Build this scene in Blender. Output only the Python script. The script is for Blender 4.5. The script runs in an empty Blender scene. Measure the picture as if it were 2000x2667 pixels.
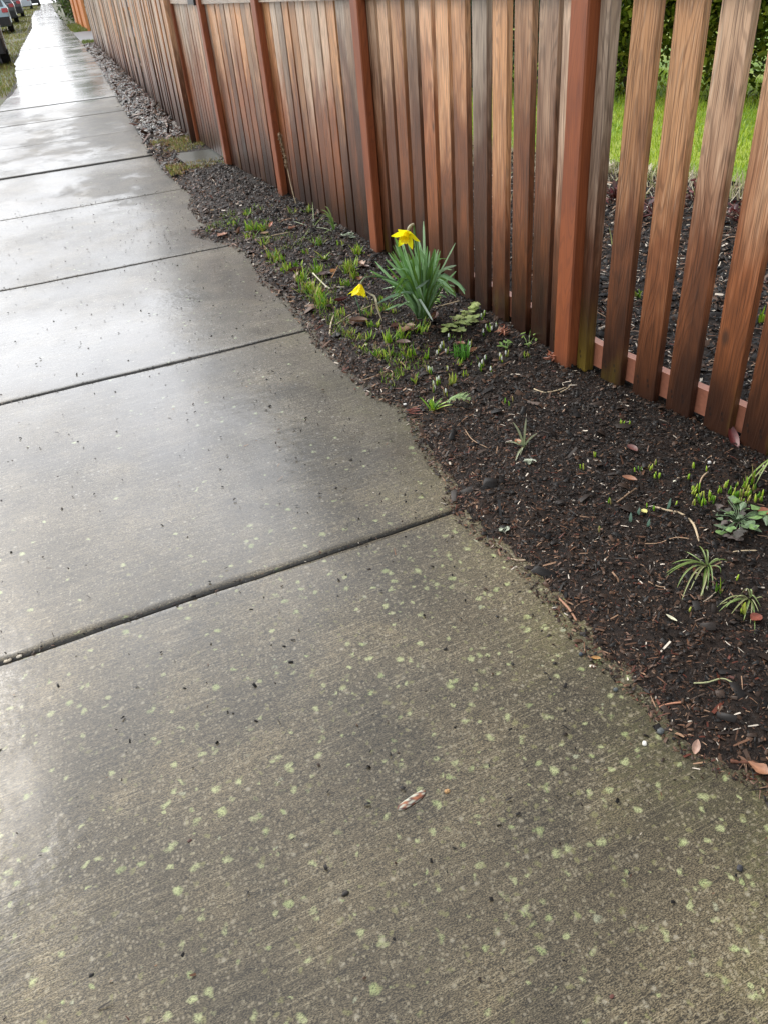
import bpy, math, random
import numpy as np
from mathutils import Vector, noise as mnoise
random.seed(7); rng = np.random.default_rng(11)
PI = math.pi
scene = bpy.context.scene
C = scene.collection
# ------------------------------------------------------------------ camera frame (world: X right, Y along the sidewalk, Z up)
CAMH = 1.5
FW = Vector((0.2290545, 0.7912145, -0.5670218)); RT = Vector((0.9413085, -0.3284101, -0.0780074)); UP = Vector((0.2479363, 0.5158744, 0.8200007))
FPX = 1690*1.2055; PCX, PCY = 1000.0, 1333.3     # focal length and centre in photo pixels
def vray(px, py):
    return (RT*((px-PCX)/FPX) - UP*((py-PCY)/FPX) + FW).normalized()
def g(y):
    t = y-8
    if t > 102: t = 102
    return .0147*(t if t > 2 else ((t+2)**2/8 if t > -2 else 0))
SE = [(-3,1.20),(0,1.13),(.4,1.06),(.754,1.014),(.797,.994),(.840,.956),(.901,.929),(.962,.914),(1.023,.931),(1.084,.922),(1.157,.915),(1.205,.889),(1.297,.896),(1.623,.895),(1.705,.879),(1.782,.865),(1.845,.847),(1.925,.842),(2.002,.835),(2.073,.84),(2.11,.873),(2.201,.891),(2.301,.887),(2.713,.935),(2.834,.919),(2.948,.871),(3.097,.855),(3.443,.826),(3.642,.8),(3.756,.817),(3.911,.813),(4.199,.807),(4.438,.799),(4.75,.758),(5.239,.806),(5.616,.744),(5.8,.69),(5.902,.622),(6.1,.54),(6.2,.53),(6.34,.66),(6.629,.636),(7.013,.621),(7.477,.709),(7.975,.667),(8.856,.59),(10.0,.548),(14,.52),(24,.5),(32,.38),(40,.2),(64,-.3),(110,-.9)]
SEy = [a for a,b in SE]; SEx = [b for a,b in SE]
def ev(y): return float(np.interp(y, SEy, SEx))
def fbm(x, y, s, seed=0.0): return mnoise.fractal(Vector((x*s, y*s, seed)), 0.8, 2.0, 3)
FP = [(-1.0,2.43),(.6,2.11),(2.62,1.712),(4.69,1.557),(6.67,1.395),(8.28,1.215),(10.02,1.115)]   # (y, x) of the fence front plane
def fx(y): return float(np.interp(y, [a for a,b in FP], [b for a,b in FP]))
def soilz(x, y, n=True):
    d = x-ev(y)
    z = .05*(1-math.exp(-d/.22)) if d > 0 else d*.22
    if n: z += .006*fbm(x, y, 9)*min(1.0, 1+.0) + .004*fbm(x, y, 30, 5)
    if x > fx(y)+.1: z = z*.6+.015
    return g(y)+z-.003
def surf(x, y, n=False):
    return max(g(y), soilz(x, y, n)) if x > ev(y)-.02 and y < 10.4 else g(y)
def at(px, py, lift=0.0):
    r = vray(px, py); a = .5; b_ = a
    while b_ < 400:
        b_ = a*1.06
        if CAMH+b_*r.z < surf(b_*r.x, b_*r.y)+lift: break
        a = b_
    for _ in range(22):
        m = (a+b_)/2
        if CAMH+m*r.z < surf(m*r.x, m*r.y)+lift: b_ = m
        else: a = m
    return Vector((a*r.x, a*r.y, surf(a*r.x, a*r.y)+lift))
def proj(p):
    d = Vector(p)-Vector((0,0,CAMH)); w = d.dot(FW)
    return PCX+FPX*d.dot(RT)/w, PCY-FPX*d.dot(UP)/w
def near(px, py, base, off=0.0):
    """point seen at (px,py) lying on the upright plane through base, off metres behind it"""
    n = Vector((base.x, base.y, 0)).normalized(); r = vray(px, py)
    t = (Vector((base.x, base.y, 0)).dot(n)+off)/r.dot(n)
    return Vector((0,0,CAMH))+r*t
# ------------------------------------------------------------------ materials
def newmat(name):
    m = bpy.data.materials.new(name); m.use_nodes = True
    return m, m.node_tree, m.node_tree.nodes['Principled BSDF']
class NT:
    def __init__(s, nt): s.t = nt
    def n(s, typ, ins=None, **kw):
        nd = s.t.nodes.new(typ)
        for k, v in kw.items(): setattr(nd, k, v)
        for k, v in (ins or {}).items():
            if isinstance(v, bpy.types.NodeSocket): s.t.links.new(v, nd.inputs[k])
            else: nd.inputs[k].default_value = v
        return nd
    def l(s, a, b): s.t.links.new(a, b)
    def math(s, op, a, b=0.0, c=None, clamp=False):
        ins = {0:a, 1:b}
        if c is not None: ins[2] = c
        return s.n('ShaderNodeMath', ins, operation=op, use_clamp=clamp).outputs[0]
    def mix(s, f, a, b):
        nd = s.n('ShaderNodeMix', data_type='RGBA')
        for i, v in ((0,f),(6,a),(7,b)):
            if isinstance(v, bpy.types.NodeSocket): s.l(v, nd.inputs[i])
            else: nd.inputs[i].default_value = v if i == 0 else (*v[:3], 1)
        return nd.outputs[2]
    def ramp(s, f, lo, hi): # smooth 0..1
        nd = s.n('ShaderNodeMapRange', {0:f, 1:lo, 2:hi}, interpolation_type='SMOOTHSTEP'); return nd.outputs[0]
    def noise(s, vec, scale, detail=3, rough=.55, dist=0.0):
        return s.n('ShaderNodeTexNoise', {'Vector':vec, 'Scale':scale, 'Detail':detail, 'Roughness':rough, 'Distortion':dist}).outputs[0]
    def vscale(s, vec, sc, off=(0,0,0)):
        return s.n('ShaderNodeMapping', {'Vector':vec, 'Scale':sc, 'Location':off}).outputs[0]
def pos(k): return k.n('ShaderNodeNewGeometry').outputs['Position']
M = {}
def simple(name, col, rough=.5, var=.0, spec=.5, attr=False, subs=0.0, metal=0.0, trans=0.0, coat=0.0):
    m, t, b = newmat(name); k = NT(t)
    c = None
    if attr: c = k.n('ShaderNodeAttribute', attribute_name='Col').outputs[0]
    if var > 0:
        n = k.noise(pos(k), 60 if not attr else 90, 2)
        f = k.math('MULTIPLY_ADD', n, var*2, 1-var)
        src = c if c is not None else (*col, 1)
        mm = k.n('ShaderNodeVectorMath', {0: src if c is not None else col, 1: k.n('ShaderNodeCombineXYZ', {0:f,1:f,2:f}).outputs[0]}, operation='MULTIPLY')
        k.l(mm.outputs[0], b.inputs['Base Color'])
    elif c is not None: k.l(c, b.inputs['Base Color'])
    else: b.inputs['Base Color'].default_value = (*col, 1)
    b.inputs['Roughness'].default_value = rough; b.inputs['Specular IOR Level'].default_value = spec
    b.inputs['Metallic'].default_value = metal
    if coat: b.inputs['Coat Weight'].default_value = coat; b.inputs['Coat Roughness'].default_value = .06
    if trans:
        tr = k.n('ShaderNodeBsdfTranslucent'); 
        if c is not None: k.l(c, tr.inputs[0])
        else: tr.inputs[0].default_value = (*[min(1,x*1.3) for x in col], 1)
        ms = k.n('ShaderNodeMixShader', {0:trans}); k.l(b.outputs[0], ms.inputs[1]); k.l(tr.outputs[0], ms.inputs[2])
        k.l(ms.outputs[0], t.nodes['Material Output'].inputs[0])
    M[name] = m; return m
def concrete():
    m, t, b = newmat('wet_concrete'); k = NT(t); P = pos(k)
    x = k.n('ShaderNodeSeparateXYZ', {0:P})
    X, Y = x.outputs[0], x.outputs[1]
    rot = k.n('ShaderNodeMapping', {'Vector':P, 'Rotation':(0,0,-.1)}).outputs[0]
    big = k.noise(P, 1.5, 3); big2 = k.noise(k.vscale(P,(1,1,1),(7,3,0)), 4.5, 4)
    grain = k.noise(k.vscale(rot,(230,560,300)), 1, 3, .7); grain2 = k.noise(k.vscale(rot,(45,110,60)), 1, 4, .75)
    broom = k.noise(k.vscale(rot, (9, 240, 1)), 1, 3, .65)
    broom2 = k.noise(k.vscale(rot, (2.2, 70, 1)), 1, 2, .6)
    base = k.mix(k.ramp(big, .35, .65), (.052,.043,.027), (.082,.066,.040))
    base = k.mix(k.math('MULTIPLY', k.ramp(big2, .45, .8), .55), base, (.15,.118,.066))
    # fine tonal grain and strokes of the broom
    gg = k.math('ADD', k.math('MULTIPLY', k.ramp(k.math('ADD', k.math('MULTIPLY', grain, .7), k.math('MULTIPLY', grain2, .3)), .42, .62), 2.3), .25)
    base2 = k.n('ShaderNodeVectorMath', {0:base, 1:k.n('ShaderNodeCombineXYZ', {0:gg,1:gg,2:gg}).outputs[0]}, operation='MULTIPLY').outputs[0]
    st = k.math('MULTIPLY', k.ramp(broom, .51, .63), k.ramp(broom2, .38, .56))
    st = k.math('MULTIPLY', k.math('MULTIPLY', st, k.ramp(big2, .3, .6)), k.ramp(grain, .38, .56))
    base3 = k.mix(k.math('MULTIPLY', st, .62), base2, (.34,.29,.19))
    base3 = k.mix(k.math('MULTIPLY', k.ramp(grain2, .52, .68), .6), base3, (.018,.016,.012))
    base3 = k.mix(k.math('MULTIPLY', k.math('MULTIPLY', k.ramp(broom, .46, .36), k.ramp(broom2, .60, .45)), .55), base3, (.020,.018,.013))
    # pale sand grains
    v = k.n('ShaderNodeTexVoronoi', {'Vector':P, 'Scale':105.0, 'Randomness':1.0})
    vr = k.n('ShaderNodeSeparateXYZ', {0:v.outputs['Color']}).outputs[0]
    sp = k.math('MULTIPLY', k.math('LESS_THAN', k.math('ADD', v.outputs['Distance'], k.math('MULTIPLY', k.math('SUBTRACT', grain, .5), 1.0)), .26), k.math('GREATER_THAN', vr, .74))
    base4 = k.mix(k.math('MULTIPLY', sp, .7), base3, (.24,.21,.15))
    v = k.n('ShaderNodeTexVoronoi', {'Vector':k.vscale(P,(1,1,1),(3.3,1.7,0)), 'Scale':34.0, 'Randomness':1.0})
    vr = k.n('ShaderNodeSeparateXYZ', {0:v.outputs['Color']}).outputs[0]
    dd = k.math('ADD', v.outputs['Distance'], k.math('MULTIPLY', k.math('SUBTRACT', grain, .5), .9))
    sp = k.math('MULTIPLY', k.math('LESS_THAN', dd, .14), k.math('GREATER_THAN', vr, .80))
    base4 = k.mix(k.math('MULTIPLY', sp, .6), base4, (.34,.31,.23))
    # moss film near the planted side and the front
    mo = k.math('ADD', k.ramp(X, .25, 1.05), k.math('MULTIPLY', k.math('SUBTRACT', big2, .5), 1.6))
    mo = k.math('MULTIPLY', k.ramp(mo, .45, 1.2), k.ramp(grain2, .35, .6))
    base5 = k.mix(k.math('MULTIPLY', mo, .72), base4, (.052,.052,.018))
    # lichen rosettes
    dn = k.n('ShaderNodeTexNoise', {'Vector':P, 'Scale':38.0, 'Detail':4.0})
    wob = k.n('ShaderNodeVectorMath', {0:dn.outputs['Color'], 1:(.5,.5,.5)}, operation='SUBTRACT').outputs[0]
    wob = k.n('ShaderNodeVectorMath', {0:wob, 'Scale':.03}, operation='SCALE').outputs[0]
    PV = k.n('ShaderNodeVectorMath', {0:P, 1:wob}, operation='ADD').outputs[0]
    dens = k.math('ADD', k.math('MULTIPLY', k.ramp(X, -.9, 1.0), .5), k.math('MULTIPLY', k.ramp(Y, 2.7, 1.1), .60))
    dens = k.math('ADD', dens, k.math('MULTIPLY', k.math('SUBTRACT', k.noise(P, 3.1, 2), .5), .9))
    for sc, r0, of, col, thr in ((13, .10, (0,0,0), (.34,.38,.17), .66), (19, .12, (2,6,0), (.30,.35,.15), .62), (28, .17, (5,2,0), (.38,.41,.20), .54), (50, .20, (1,9,0), (.19,.18,.08), .72), (85, .24, (4,4,0), (.24,.21,.14), .62), (17,.08,(8,8,0),(.32,.33,.22),.84)):
        v = k.n('ShaderNodeTexVoronoi', {'Vector':k.vscale(PV,(1,1,1),of), 'Scale':float(sc), 'Randomness':1.0})
        s3 = k.n('ShaderNodeSeparateXYZ', {0:v.outputs['Color']})
        keep = k.math('GREATER_THAN', k.math('ADD', s3.outputs[0], k.math('MULTIPLY', k.math('SUBTRACT', k.math('MULTIPLY', dens, k.math('MULTIPLY_ADD', k.ramp(Y, 3.0, 1.5), .6, .4)), .60), .70)), thr)
        rad = k.math('MULTIPLY_ADD', s3.outputs[1], r0*1.5, r0*.5)
        on = k.math('MULTIPLY', k.n('ShaderNodeMapRange', {0:k.math('ADD', k.math('DIVIDE', v.outputs['Distance'], rad), k.math('MULTIPLY', k.math('SUBTRACT', grain2, .5), 1.0)), 1:1.05, 2:.5, 3:0.0, 4:1.0}).outputs[0], keep)
        on = k.math('MULTIPLY', on, k.ramp(grain, .30, .58))
        base5 = k.mix(k.math('MULTIPLY', on, .8), base5, col)
    # dark stain lines hugging the joints come from the grime attribute
    jt = k.n('ShaderNodeAttribute', attribute_name='grime').outputs['Fac']
    jg = k.ramp(k.math('ADD', jt, k.math('MULTIPLY', k.math('SUBTRACT', grain2, .5), 1.0)), .45, .9)
    base6 = k.mix(k.math('MULTIPLY', jg, .85), base5, (.012,.011,.009))
    k.l(base6, b.inputs['Base Color'])
    b.inputs['Roughness'].default_value = .55
    b.inputs['Specular IOR Level'].default_value = .22
    wet = k.ramp(k.math('ADD', k.noise(k.vscale(P,(1.0,.7,1),(2,5,0)), 1.1, 4, .6), k.math('MULTIPLY', k.ramp(X, .55, 1.1), -.14)), .30, .60)
    dw = k.math('MULTIPLY_ADD', wet, -.45, 1.25)
    base7 = k.n('ShaderNodeVectorMath', {0:base6, 'Scale':dw}, operation='SCALE').outputs[0]
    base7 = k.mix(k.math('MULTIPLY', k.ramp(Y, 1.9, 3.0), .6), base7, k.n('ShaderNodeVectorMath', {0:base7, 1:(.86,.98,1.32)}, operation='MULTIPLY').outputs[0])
    k.l(base7, b.inputs['Base Color'])
    near_ = k.math('MULTIPLY_ADD', k.ramp(Y, .9, 2.2), .66, .34)
    wn = k.noise(k.vscale(P,(1,.8,1),(9,1,0)), 1.6, 5, .65)
    side = k.math('SUBTRACT', 1.0, k.math('MULTIPLY', k.ramp(k.math('ADD', X, k.math('MULTIPLY', k.math('SUBTRACT', wn, .5), .7)), .15, .70), .62))
    band = k.math('MULTIPLY', k.ramp(Y, 9.0, 10.8), k.ramp(Y, 16.0, 13.8))
    band = k.math('MULTIPLY', band, k.ramp(k.math('ADD', wn, k.math('MULTIPLY', X, .12)), .38, .52))
    band2 = k.math('MULTIPLY', k.math('MULTIPLY', k.ramp(Y, 7.0, 7.8), k.ramp(Y, 9.6, 9.0)), k.ramp(k.math('ADD', wn, k.math('MULTIPLY', X, .2)), .42, .55))
    dry = k.math('SUBTRACT', 1.0, k.math('MULTIPLY', k.math('MAXIMUM', band, band2), .72))
    near_ = k.math('MULTIPLY', k.math('MULTIPLY', near_, side), dry)
    near_ = k.math('MULTIPLY', near_, k.math('SUBTRACT', 1.0, k.math('MULTIPLY', k.math('MULTIPLY', k.ramp(Y, 4.2, 6.2), k.ramp(Y, 17.5, 13.5)), .42)))
    cw = k.math('MULTIPLY', k.math('MULTIPLY_ADD', wet, .35, .65), near_)
    k.l(cw, b.inputs['Coat Weight'])
    k.l(k.math('MULTIPLY_ADD', wet, -.13, .25), b.inputs['Coat Roughness'])
    b.inputs['Coat IOR'].default_value = 1.5
    h = k.math('ADD', k.math('MULTIPLY', grain, .15), k.math('MULTIPLY', broom, .8))
    bp = k.n('ShaderNodeBump', {'Height':h, 'Strength':.35, 'Distance':.0008})
    k.l(bp.outputs[0], b.inputs['Normal'])
    rip = k.noise(k.vscale(rot, (7, 20, 1)), 1, 5, .7)
    h2 = k.math('ADD', k.math('MULTIPLY', h, .25), k.math('MULTIPLY', rip, k.math('MULTIPLY_ADD', k.ramp(wn, .4, .6), 3.0, .6)))
    bp2 = k.n('ShaderNodeBump', {'Height':h2, 'Strength':.45, 'Distance':.0013})
    k.l(bp2.outputs[0], b.inputs['Coat Normal'])
    M['concrete'] = m
concrete()
def wood(name, stained=False):
    """weathered cedar; UV in metres (u across, v up); attribute pk = (seed, greyness, darkness)"""
    m, t, b = newmat(name); k = NT(t)
    uv = k.n('ShaderNodeUVMap', uv_map='UVMap').outputs[0]
    pk = k.n('ShaderNodeSeparateXYZ', {0:k.n('ShaderNodeAttribute', attribute_name='pk').outputs['Vector']})
    seed, grey, dark = pk.outputs[0], pk.outputs[1], pk.outputs[2]
    s = k.n('ShaderNodeSeparateXYZ', {0:uv}); U, V = s.outputs[0], s.outputs[1]
    sv = k.math('MULTIPLY', seed, 37.0)
    vec = k.n('ShaderNodeCombineXYZ', {0:k.math('ADD', U, sv), 1:k.math('MULTIPLY', V, .11), 2:sv}).outputs[0]
    n0 = k.noise(vec, 9.0, 1.5, .5)
    rings = k.math('SINE', k.math('MULTIPLY', n0, 125.0))
    rings = k.ramp(rings, .0, 1.0)
    fine = k.noise(k.n('ShaderNodeCombineXYZ', {0:k.math('ADD', U, sv), 1:k.math('MULTIPLY', V, .018), 2:sv}).outputs[0], 260, 3, .7)
    patch = k.noise(k.n('ShaderNodeCombineXYZ', {0:k.math('MULTIPLY', k.math('ADD', U, sv), 2.2), 1:k.math('MULTIPLY', V, .55), 2:sv}).outputs[0], 4.0, 3, .6)
    if stained:
        base = k.mix(k.ramp(fine, .3, .7), (.23,.060,.019), (.31,.090,.030))
        base = k.mix(k.math('MULTIPLY', k.ramp(patch, .42, .70), .65), base, (.15,.040,.017)); base = k.mix(k.math('MULTIPLY', k.ramp(rings, .6, 1.0), .22), base, (.07,.022,.012)); base = k.mix(k.math('MULTIPLY', k.ramp(k.math('ADD', V, k.math('MULTIPLY', patch, .12)), .20, .05), .7), base, (.05,.028,.018))
        kn = k.n('ShaderNodeTexVoronoi', {'Vector':k.n('ShaderNodeCombineXYZ', {0:k.math('ADD', U, sv), 1:k.math('MULTIPLY', V, .55), 2:sv}).outputs[0], 'Scale':3.4})
        kk = k.n('ShaderNodeMapRange', {0:kn.outputs['Distance'], 1:.05, 2:.02, 3:0.0, 4:.7}).outputs[0]
        base = k.mix(kk, base, (.06,.035,.022))
        rg = .5
    else:
        hgt = k.math('ADD', V, k.math('MULTIPLY', k.math('SUBTRACT', patch, .5), 1.3))
        hgt = k.math('SUBTRACT', hgt, k.math('MULTIPLY', dark, .45))
        hue = k.math('FRACT', k.math('MULTIPLY', seed, 7.31))
        brown = k.mix(k.ramp(k.math('MULTIPLY_ADD', hue, .4, k.math('MULTIPLY', patch, .8)), .4, .8), (.13,.048,.021), (.28,.092,.031))
        hue = k.math('FRACT', k.math('MULTIPLY', seed, 7.31))
        tan = k.mix(grey, (.66,.33,.145), (.52,.425,.33))
        base = k.mix(k.ramp(hgt, .42, 1.2), brown, tan)
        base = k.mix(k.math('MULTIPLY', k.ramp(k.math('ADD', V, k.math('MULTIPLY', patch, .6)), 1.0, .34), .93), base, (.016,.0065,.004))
        ru = k.n('ShaderNodeMapRange', {0:hgt, 1:1.02, 2:1.35, 3:0.0, 4:.5}).outputs[0]
        base = k.mix(k.math('MULTIPLY', ru, k.ramp(fine,.4,.7)), base, (.30,.12,.035))
        base = k.mix(k.math('MULTIPLY', rings, k.math('MULTIPLY_ADD', fine, .5, .05)), base, (.045,.018,.009))
        base = k.mix(k.math('MULTIPLY', k.math('MULTIPLY', k.ramp(fine, .52, .72), k.ramp(hgt, .3, 1.0)), .45), base, (.66,.55,.42))
        base = k.mix(k.math('MULTIPLY', k.ramp(fine, .54, .32), .7), base, (.03,.014,.009))
        kn = k.n('ShaderNodeTexVoronoi', {'Vector':k.n('ShaderNodeCombineXYZ', {0:k.math('ADD', U, sv), 1:k.math('MULTIPLY', V, .5), 2:sv}).outputs[0], 'Scale':4.2})
        kk = k.n('ShaderNodeMapRange', {0:kn.outputs['Distance'], 1:.085, 2:.03, 3:0.0, 4:.85}).outputs[0]
        base = k.mix(kk, base, (.05,.025,.015))
        mossf = k.math('MULTIPLY', k.ramp(V, .30, .06), k.n('ShaderNodeMapRange', {0:patch, 1:.52, 2:.66, 3:0.0, 4:.55}).outputs[0])
        base = k.mix(k.math('MULTIPLY', mossf, k.math('GREATER_THAN', seed, .72)), base, (.10,.075,.012))
        tone = k.math('MULTIPLY_ADD', k.math('FRACT', k.math('MULTIPLY', seed, 13.7)), .75, .62)
        base = k.n('ShaderNodeVectorMath', {0:base, 'Scale':tone}, operation='SCALE').outputs[0]
        base = k.mix(k.math('MULTIPLY', k.math('MULTIPLY', k.ramp(V, .42, .02), k.math('GREATER_THAN', seed, .96)), k.ramp(fine, .25, .6)), base, (.17,.115,.018))
        for nu in (.032, .084):
            for nv_ in (.105, .125):
                du = k.math('SUBTRACT', U, nu+(.006 if nv_ > .11 else 0)); dv2 = k.math('SUBTRACT', V, nv_)
                dd_ = k.math('SQRT', k.math('ADD', k.math('MULTIPLY', du, du), k.math('MULTIPLY', k.math('MULTIPLY', dv2, dv2), .35)))
                base = k.mix(k.n('ShaderNodeMapRange', {0:dd_, 1:.0055, 2:.003, 3:0.0, 4:.85}).outputs[0], base, (.012,.008,.007))
        rg = .36
    k.l(base, b.inputs['Base Color'])
    k.l(k.math('MULTIPLY_ADD', fine, .3, rg-.14), b.inputs['Roughness'])
    b.inputs['Specular IOR Level'].default_value = .4
    h = k.math('ADD', k.math('MULTIPLY', rings, -.35 if not stained else .0), fine)
    bp = k.n('ShaderNodeBump', {'Height':h, 'Strength':.5 if not stained else .25, 'Distance':.002})
    k.l(bp.outputs[0], b.inputs['Normal'])
    M[name] = m
wood('cedar'); wood('stained', True)
simple('railwood', (.44,.175,.105), .38, .25)
def soilmat():
    m, t, b = newmat('soil'); k = NT(t); P = pos(k)
    n1 = k.noise(P, 55, 5, .7); n2 = k.noise(P, 7, 3)
    c = k.mix(k.ramp(n1, .35, .7), (.006,.004,.003), (.025,.016,.011))
    c = k.mix(k.math('MULTIPLY', k.ramp(n2, .5, .7), .4), c, (.024,.014,.009))
    k.l(c, b.inputs['Base Color']); b.inputs['Roughness'].default_value = .7; b.inputs['Specular IOR Level'].default_value = .2
    bp = k.n('ShaderNodeBump', {'Height':n1, 'Strength':.9, 'Distance':.01}); k.l(bp.outputs[0], b.inputs['Normal'])
    M['soil'] = m
soilmat()
def groundmat(name, c1, c2, c3, sc=8, rough=.8, bump=.02):
    m, t, b = newmat(name); k = NT(t); P = pos(k)
    n1 = k.noise(P, sc, 5, .65); n2 = k.noise(P, sc*.09, 3)
    c = k.mix(k.ramp(n1, .35, .65), c1, c2); c = k.mix(k.ramp(n2, .45, .62), c, c3)
    k.l(c, b.inputs['Base Color']); b.inputs['Roughness'].default_value = rough
    bp = k.n('ShaderNodeBump', {'Height':n1, 'Strength':.6, 'Distance':bump}); k.l(bp.outputs[0], b.inputs['Normal'])
    M[name] = m
groundmat('verge', (.035,.045,.010), (.07,.08,.015), (.08,.065,.035))
groundmat('lawn_base', (.10,.18,.015), (.20,.32,.03), (.26,.32,.04))
groundmat('asphalt', (.035,.035,.037), (.06,.06,.062), (.045,.045,.047), sc=60, rough=.45, bump=.004)
groundmat('paver', (.05,.056,.047), (.075,.08,.068), (.05,.056,.042), sc=40, rough=.32, bump=.003)
M['bits'] = simple('bits', (0,0,0), .52, .25, .25, attr=True)
M['leafy'] = simple('leafy', (0,0,0), .42, .22, .5, attr=True, trans=.22)
M['hedgeleaf'] = simple('hedgeleaf', (0,0,0), .6, .2, .12, attr=True, trans=.25)
M['petal'] = simple('petal', (.98,.86,.015), .45, .06, .3, trans=.45)
M['trumpet'] = simple('trumpet', (.90,.66,.006), .45, .1, .4, trans=.2)
M['bark'] = simple('bark', (.10,.075,.055), .8, .4)
M['stone'] = simple('stone', (0,0,0), .35, .2, .5, attr=True)
M['tyre'] = simple('tyre', (.012,.012,.012), .8, .1)
M['rim'] = simple('rim', (.45,.46,.48), .3, metal=.8)
M['glass'] = simple('glass', (.02,.03,.035), .08, spec=.8)
M['trim'] = simple('trim', (.02,.02,.022), .5)
M['chrome'] = simple('chrome', (.6,.6,.62), .15, metal=1)
M['plate'] = simple('plate', (.75,.75,.76), .5)
M['tail'] = simple('tail', (.45,.01,.015), .2, coat=1.0)
M['metal_black'] = simple('metal_black', (.012,.012,.013), .45)
M['greenpaint'] = simple('greenpaint', (.008,.06,.04), .4)
M['orangewood'] = simple('orangewood', (.62,.24,.075), .5, .2)
for nm, c in (('paint_black',(.012,.014,.016)),('paint_blue',(.33,.46,.52)),('paint_dark',(.03,.04,.045)),('paint_silver',(.42,.46,.50)),('paint_white',(.72,.74,.76)),('paint_grey',(.05,.055,.06))):
    simple(nm, c, .3, spec=.5, coat=.8)
# ------------------------------------------------------------------ object helpers
def tag(o, label=None, cat=None, group=None, kind=None):
    for k_, v_ in (('label',label),('category',cat),('group',group),('kind',kind)):
        if v_: o[k_] = v_
    return o
def empty(name, loc, rz=0.0):
    o = bpy.data.objects.new(name, None); C.objects.link(o); o.location = loc; o.rotation_euler = (0,0,rz); o.empty_display_size = .1
    return o
class MB:
    def __init__(s): s.v=[]; s.f=[]; s.c=[]; s.uv=[]; s.fm=[]
    def add(s, vs, fs, col=None, uvs=None, mi=0):
        o = len(s.v); s.v += [tuple(p) for p in vs]; s.f += [tuple(i+o for i in f) for f in fs]
        s.c += ([col]*len(vs) if (col is None or not isinstance(col, list)) else col)
        s.uv += (uvs if uvs else [(0,0)]*len(vs)); s.fm += [mi]*len(fs)
    def box(s, c, d, rz=0.0, bev=0.0, col=None):
        hx, hy, hz = d[0]/2, d[1]/2, d[2]/2; cs, sn = math.cos(rz), math.sin(rz)
        if bev <= 0: ring = [(-hx,-hy),(hx,-hy),(hx,hy),(-hx,hy)]
        else: ring = [(-hx+bev,-hy),(hx-bev,-hy),(hx,-hy+bev),(hx,hy-bev),(hx-bev,hy),(-hx+bev,hy),(-hx,hy-bev),(-hx,-hy+bev)]
        n = len(ring); vs = []
        for z in (-hz, hz):
            for x, y in ring: vs.append((c[0]+x*cs-y*sn, c[1]+x*sn+y*cs, c[2]+z))
        fs = [(i,(i+1)%n,(i+1)%n+n,i+n) for i in range(n)]+[tuple(range(n-1,-1,-1)), tuple(range(n,2*n))]
        s.add(vs, fs, col)
    def tube(s, pts, rad, sides=6, col=None, cap=True):
        pts = [Vector(p) for p in pts]; n = len(pts); vs = []
        if not isinstance(rad, (list,tuple)): rad = [rad]*n
        a = None
        for i, p in enumerate(pts):
            d = (pts[min(i+1,n-1)]-pts[max(i-1,0)]).normalized()
            if a is None: a = d.orthogonal().normalized()
            a = (a-d*a.dot(d)).normalized(); b_ = d.cross(a)
            for j in range(sides):
                t = 2*PI*j/sides; vs.append(p+(a*math.cos(t)+b_*math.sin(t))*rad[i])
        fs = [(i*sides+j, i*sides+(j+1)%sides, (i+1)*sides+(j+1)%sides, (i+1)*sides+j) for i in range(n-1) for j in range(sides)]
        if cap: fs += [tuple(range(sides-1,-1,-1)), tuple((n-1)*sides+j for j in range(sides))]
        s.add(vs, fs, col if not isinstance(col, list) else [c for c in col for _ in range(sides)])
    def ribbon(s, pts, wid, side, fold=.25, col=None, col2=None):
        """blade: pts centreline, wid list, side = width direction hint; folded in the middle"""
        pts = [Vector(p) for p in pts]; n = len(pts); vs = []; cs = []
        for i, p in enumerate(pts):
            d = (pts[min(i+1,n-1)]-pts[max(i-1,0)]).normalized()
            w = Vector(side); w = (w-d*w.dot(d)); w = w.normalized() if w.length > 1e-6 else d.orthogonal().normalized()
            nn = d.cross(w); h = wid[i]/2
            vs += [p-w*h, p+nn*(-fold*h*2), p+w*h]
            if col:
                f = i/(n-1); c = tuple(col[q]*(1-f)+(col2 or col)[q]*f for q in range(3)); cs += [c]*3
        fs = []
        for i in range(n-1):
            a = i*3; fs += [(a,a+1,a+4,a+3),(a+1,a+2,a+5,a+4)]
        s.add(vs, fs, cs if col else None)
    def build(s, name, mat, parent=None, smooth=False, mats=None):
        me = bpy.data.meshes.new(name); me.from_pydata(s.v, [], s.f); me.update()
        if s.c and any(c is not None for c in s.c):
            a = me.color_attributes.new('Col', 'FLOAT_COLOR', 'POINT')
            a.data.foreach_set('color', np.array([(*(c or (.5,.5,.5)),1) for c in s.c], dtype=np.float32).ravel())
        for mm in (mats or [mat]): me.materials.append(mm)
        if mats: me.polygons.foreach_set('material_index', s.fm)
        if smooth: me.polygons.foreach_set('use_smooth', [True]*len(me.polygons))
        o = bpy.data.objects.new(name, me); C.objects.link(o); o.parent = parent
        return o
def rel(parent, o):
    """keep world coordinates of a mesh authored in world space under a parent without rotation"""
    o.location = -Vector(parent.location); return o
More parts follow.
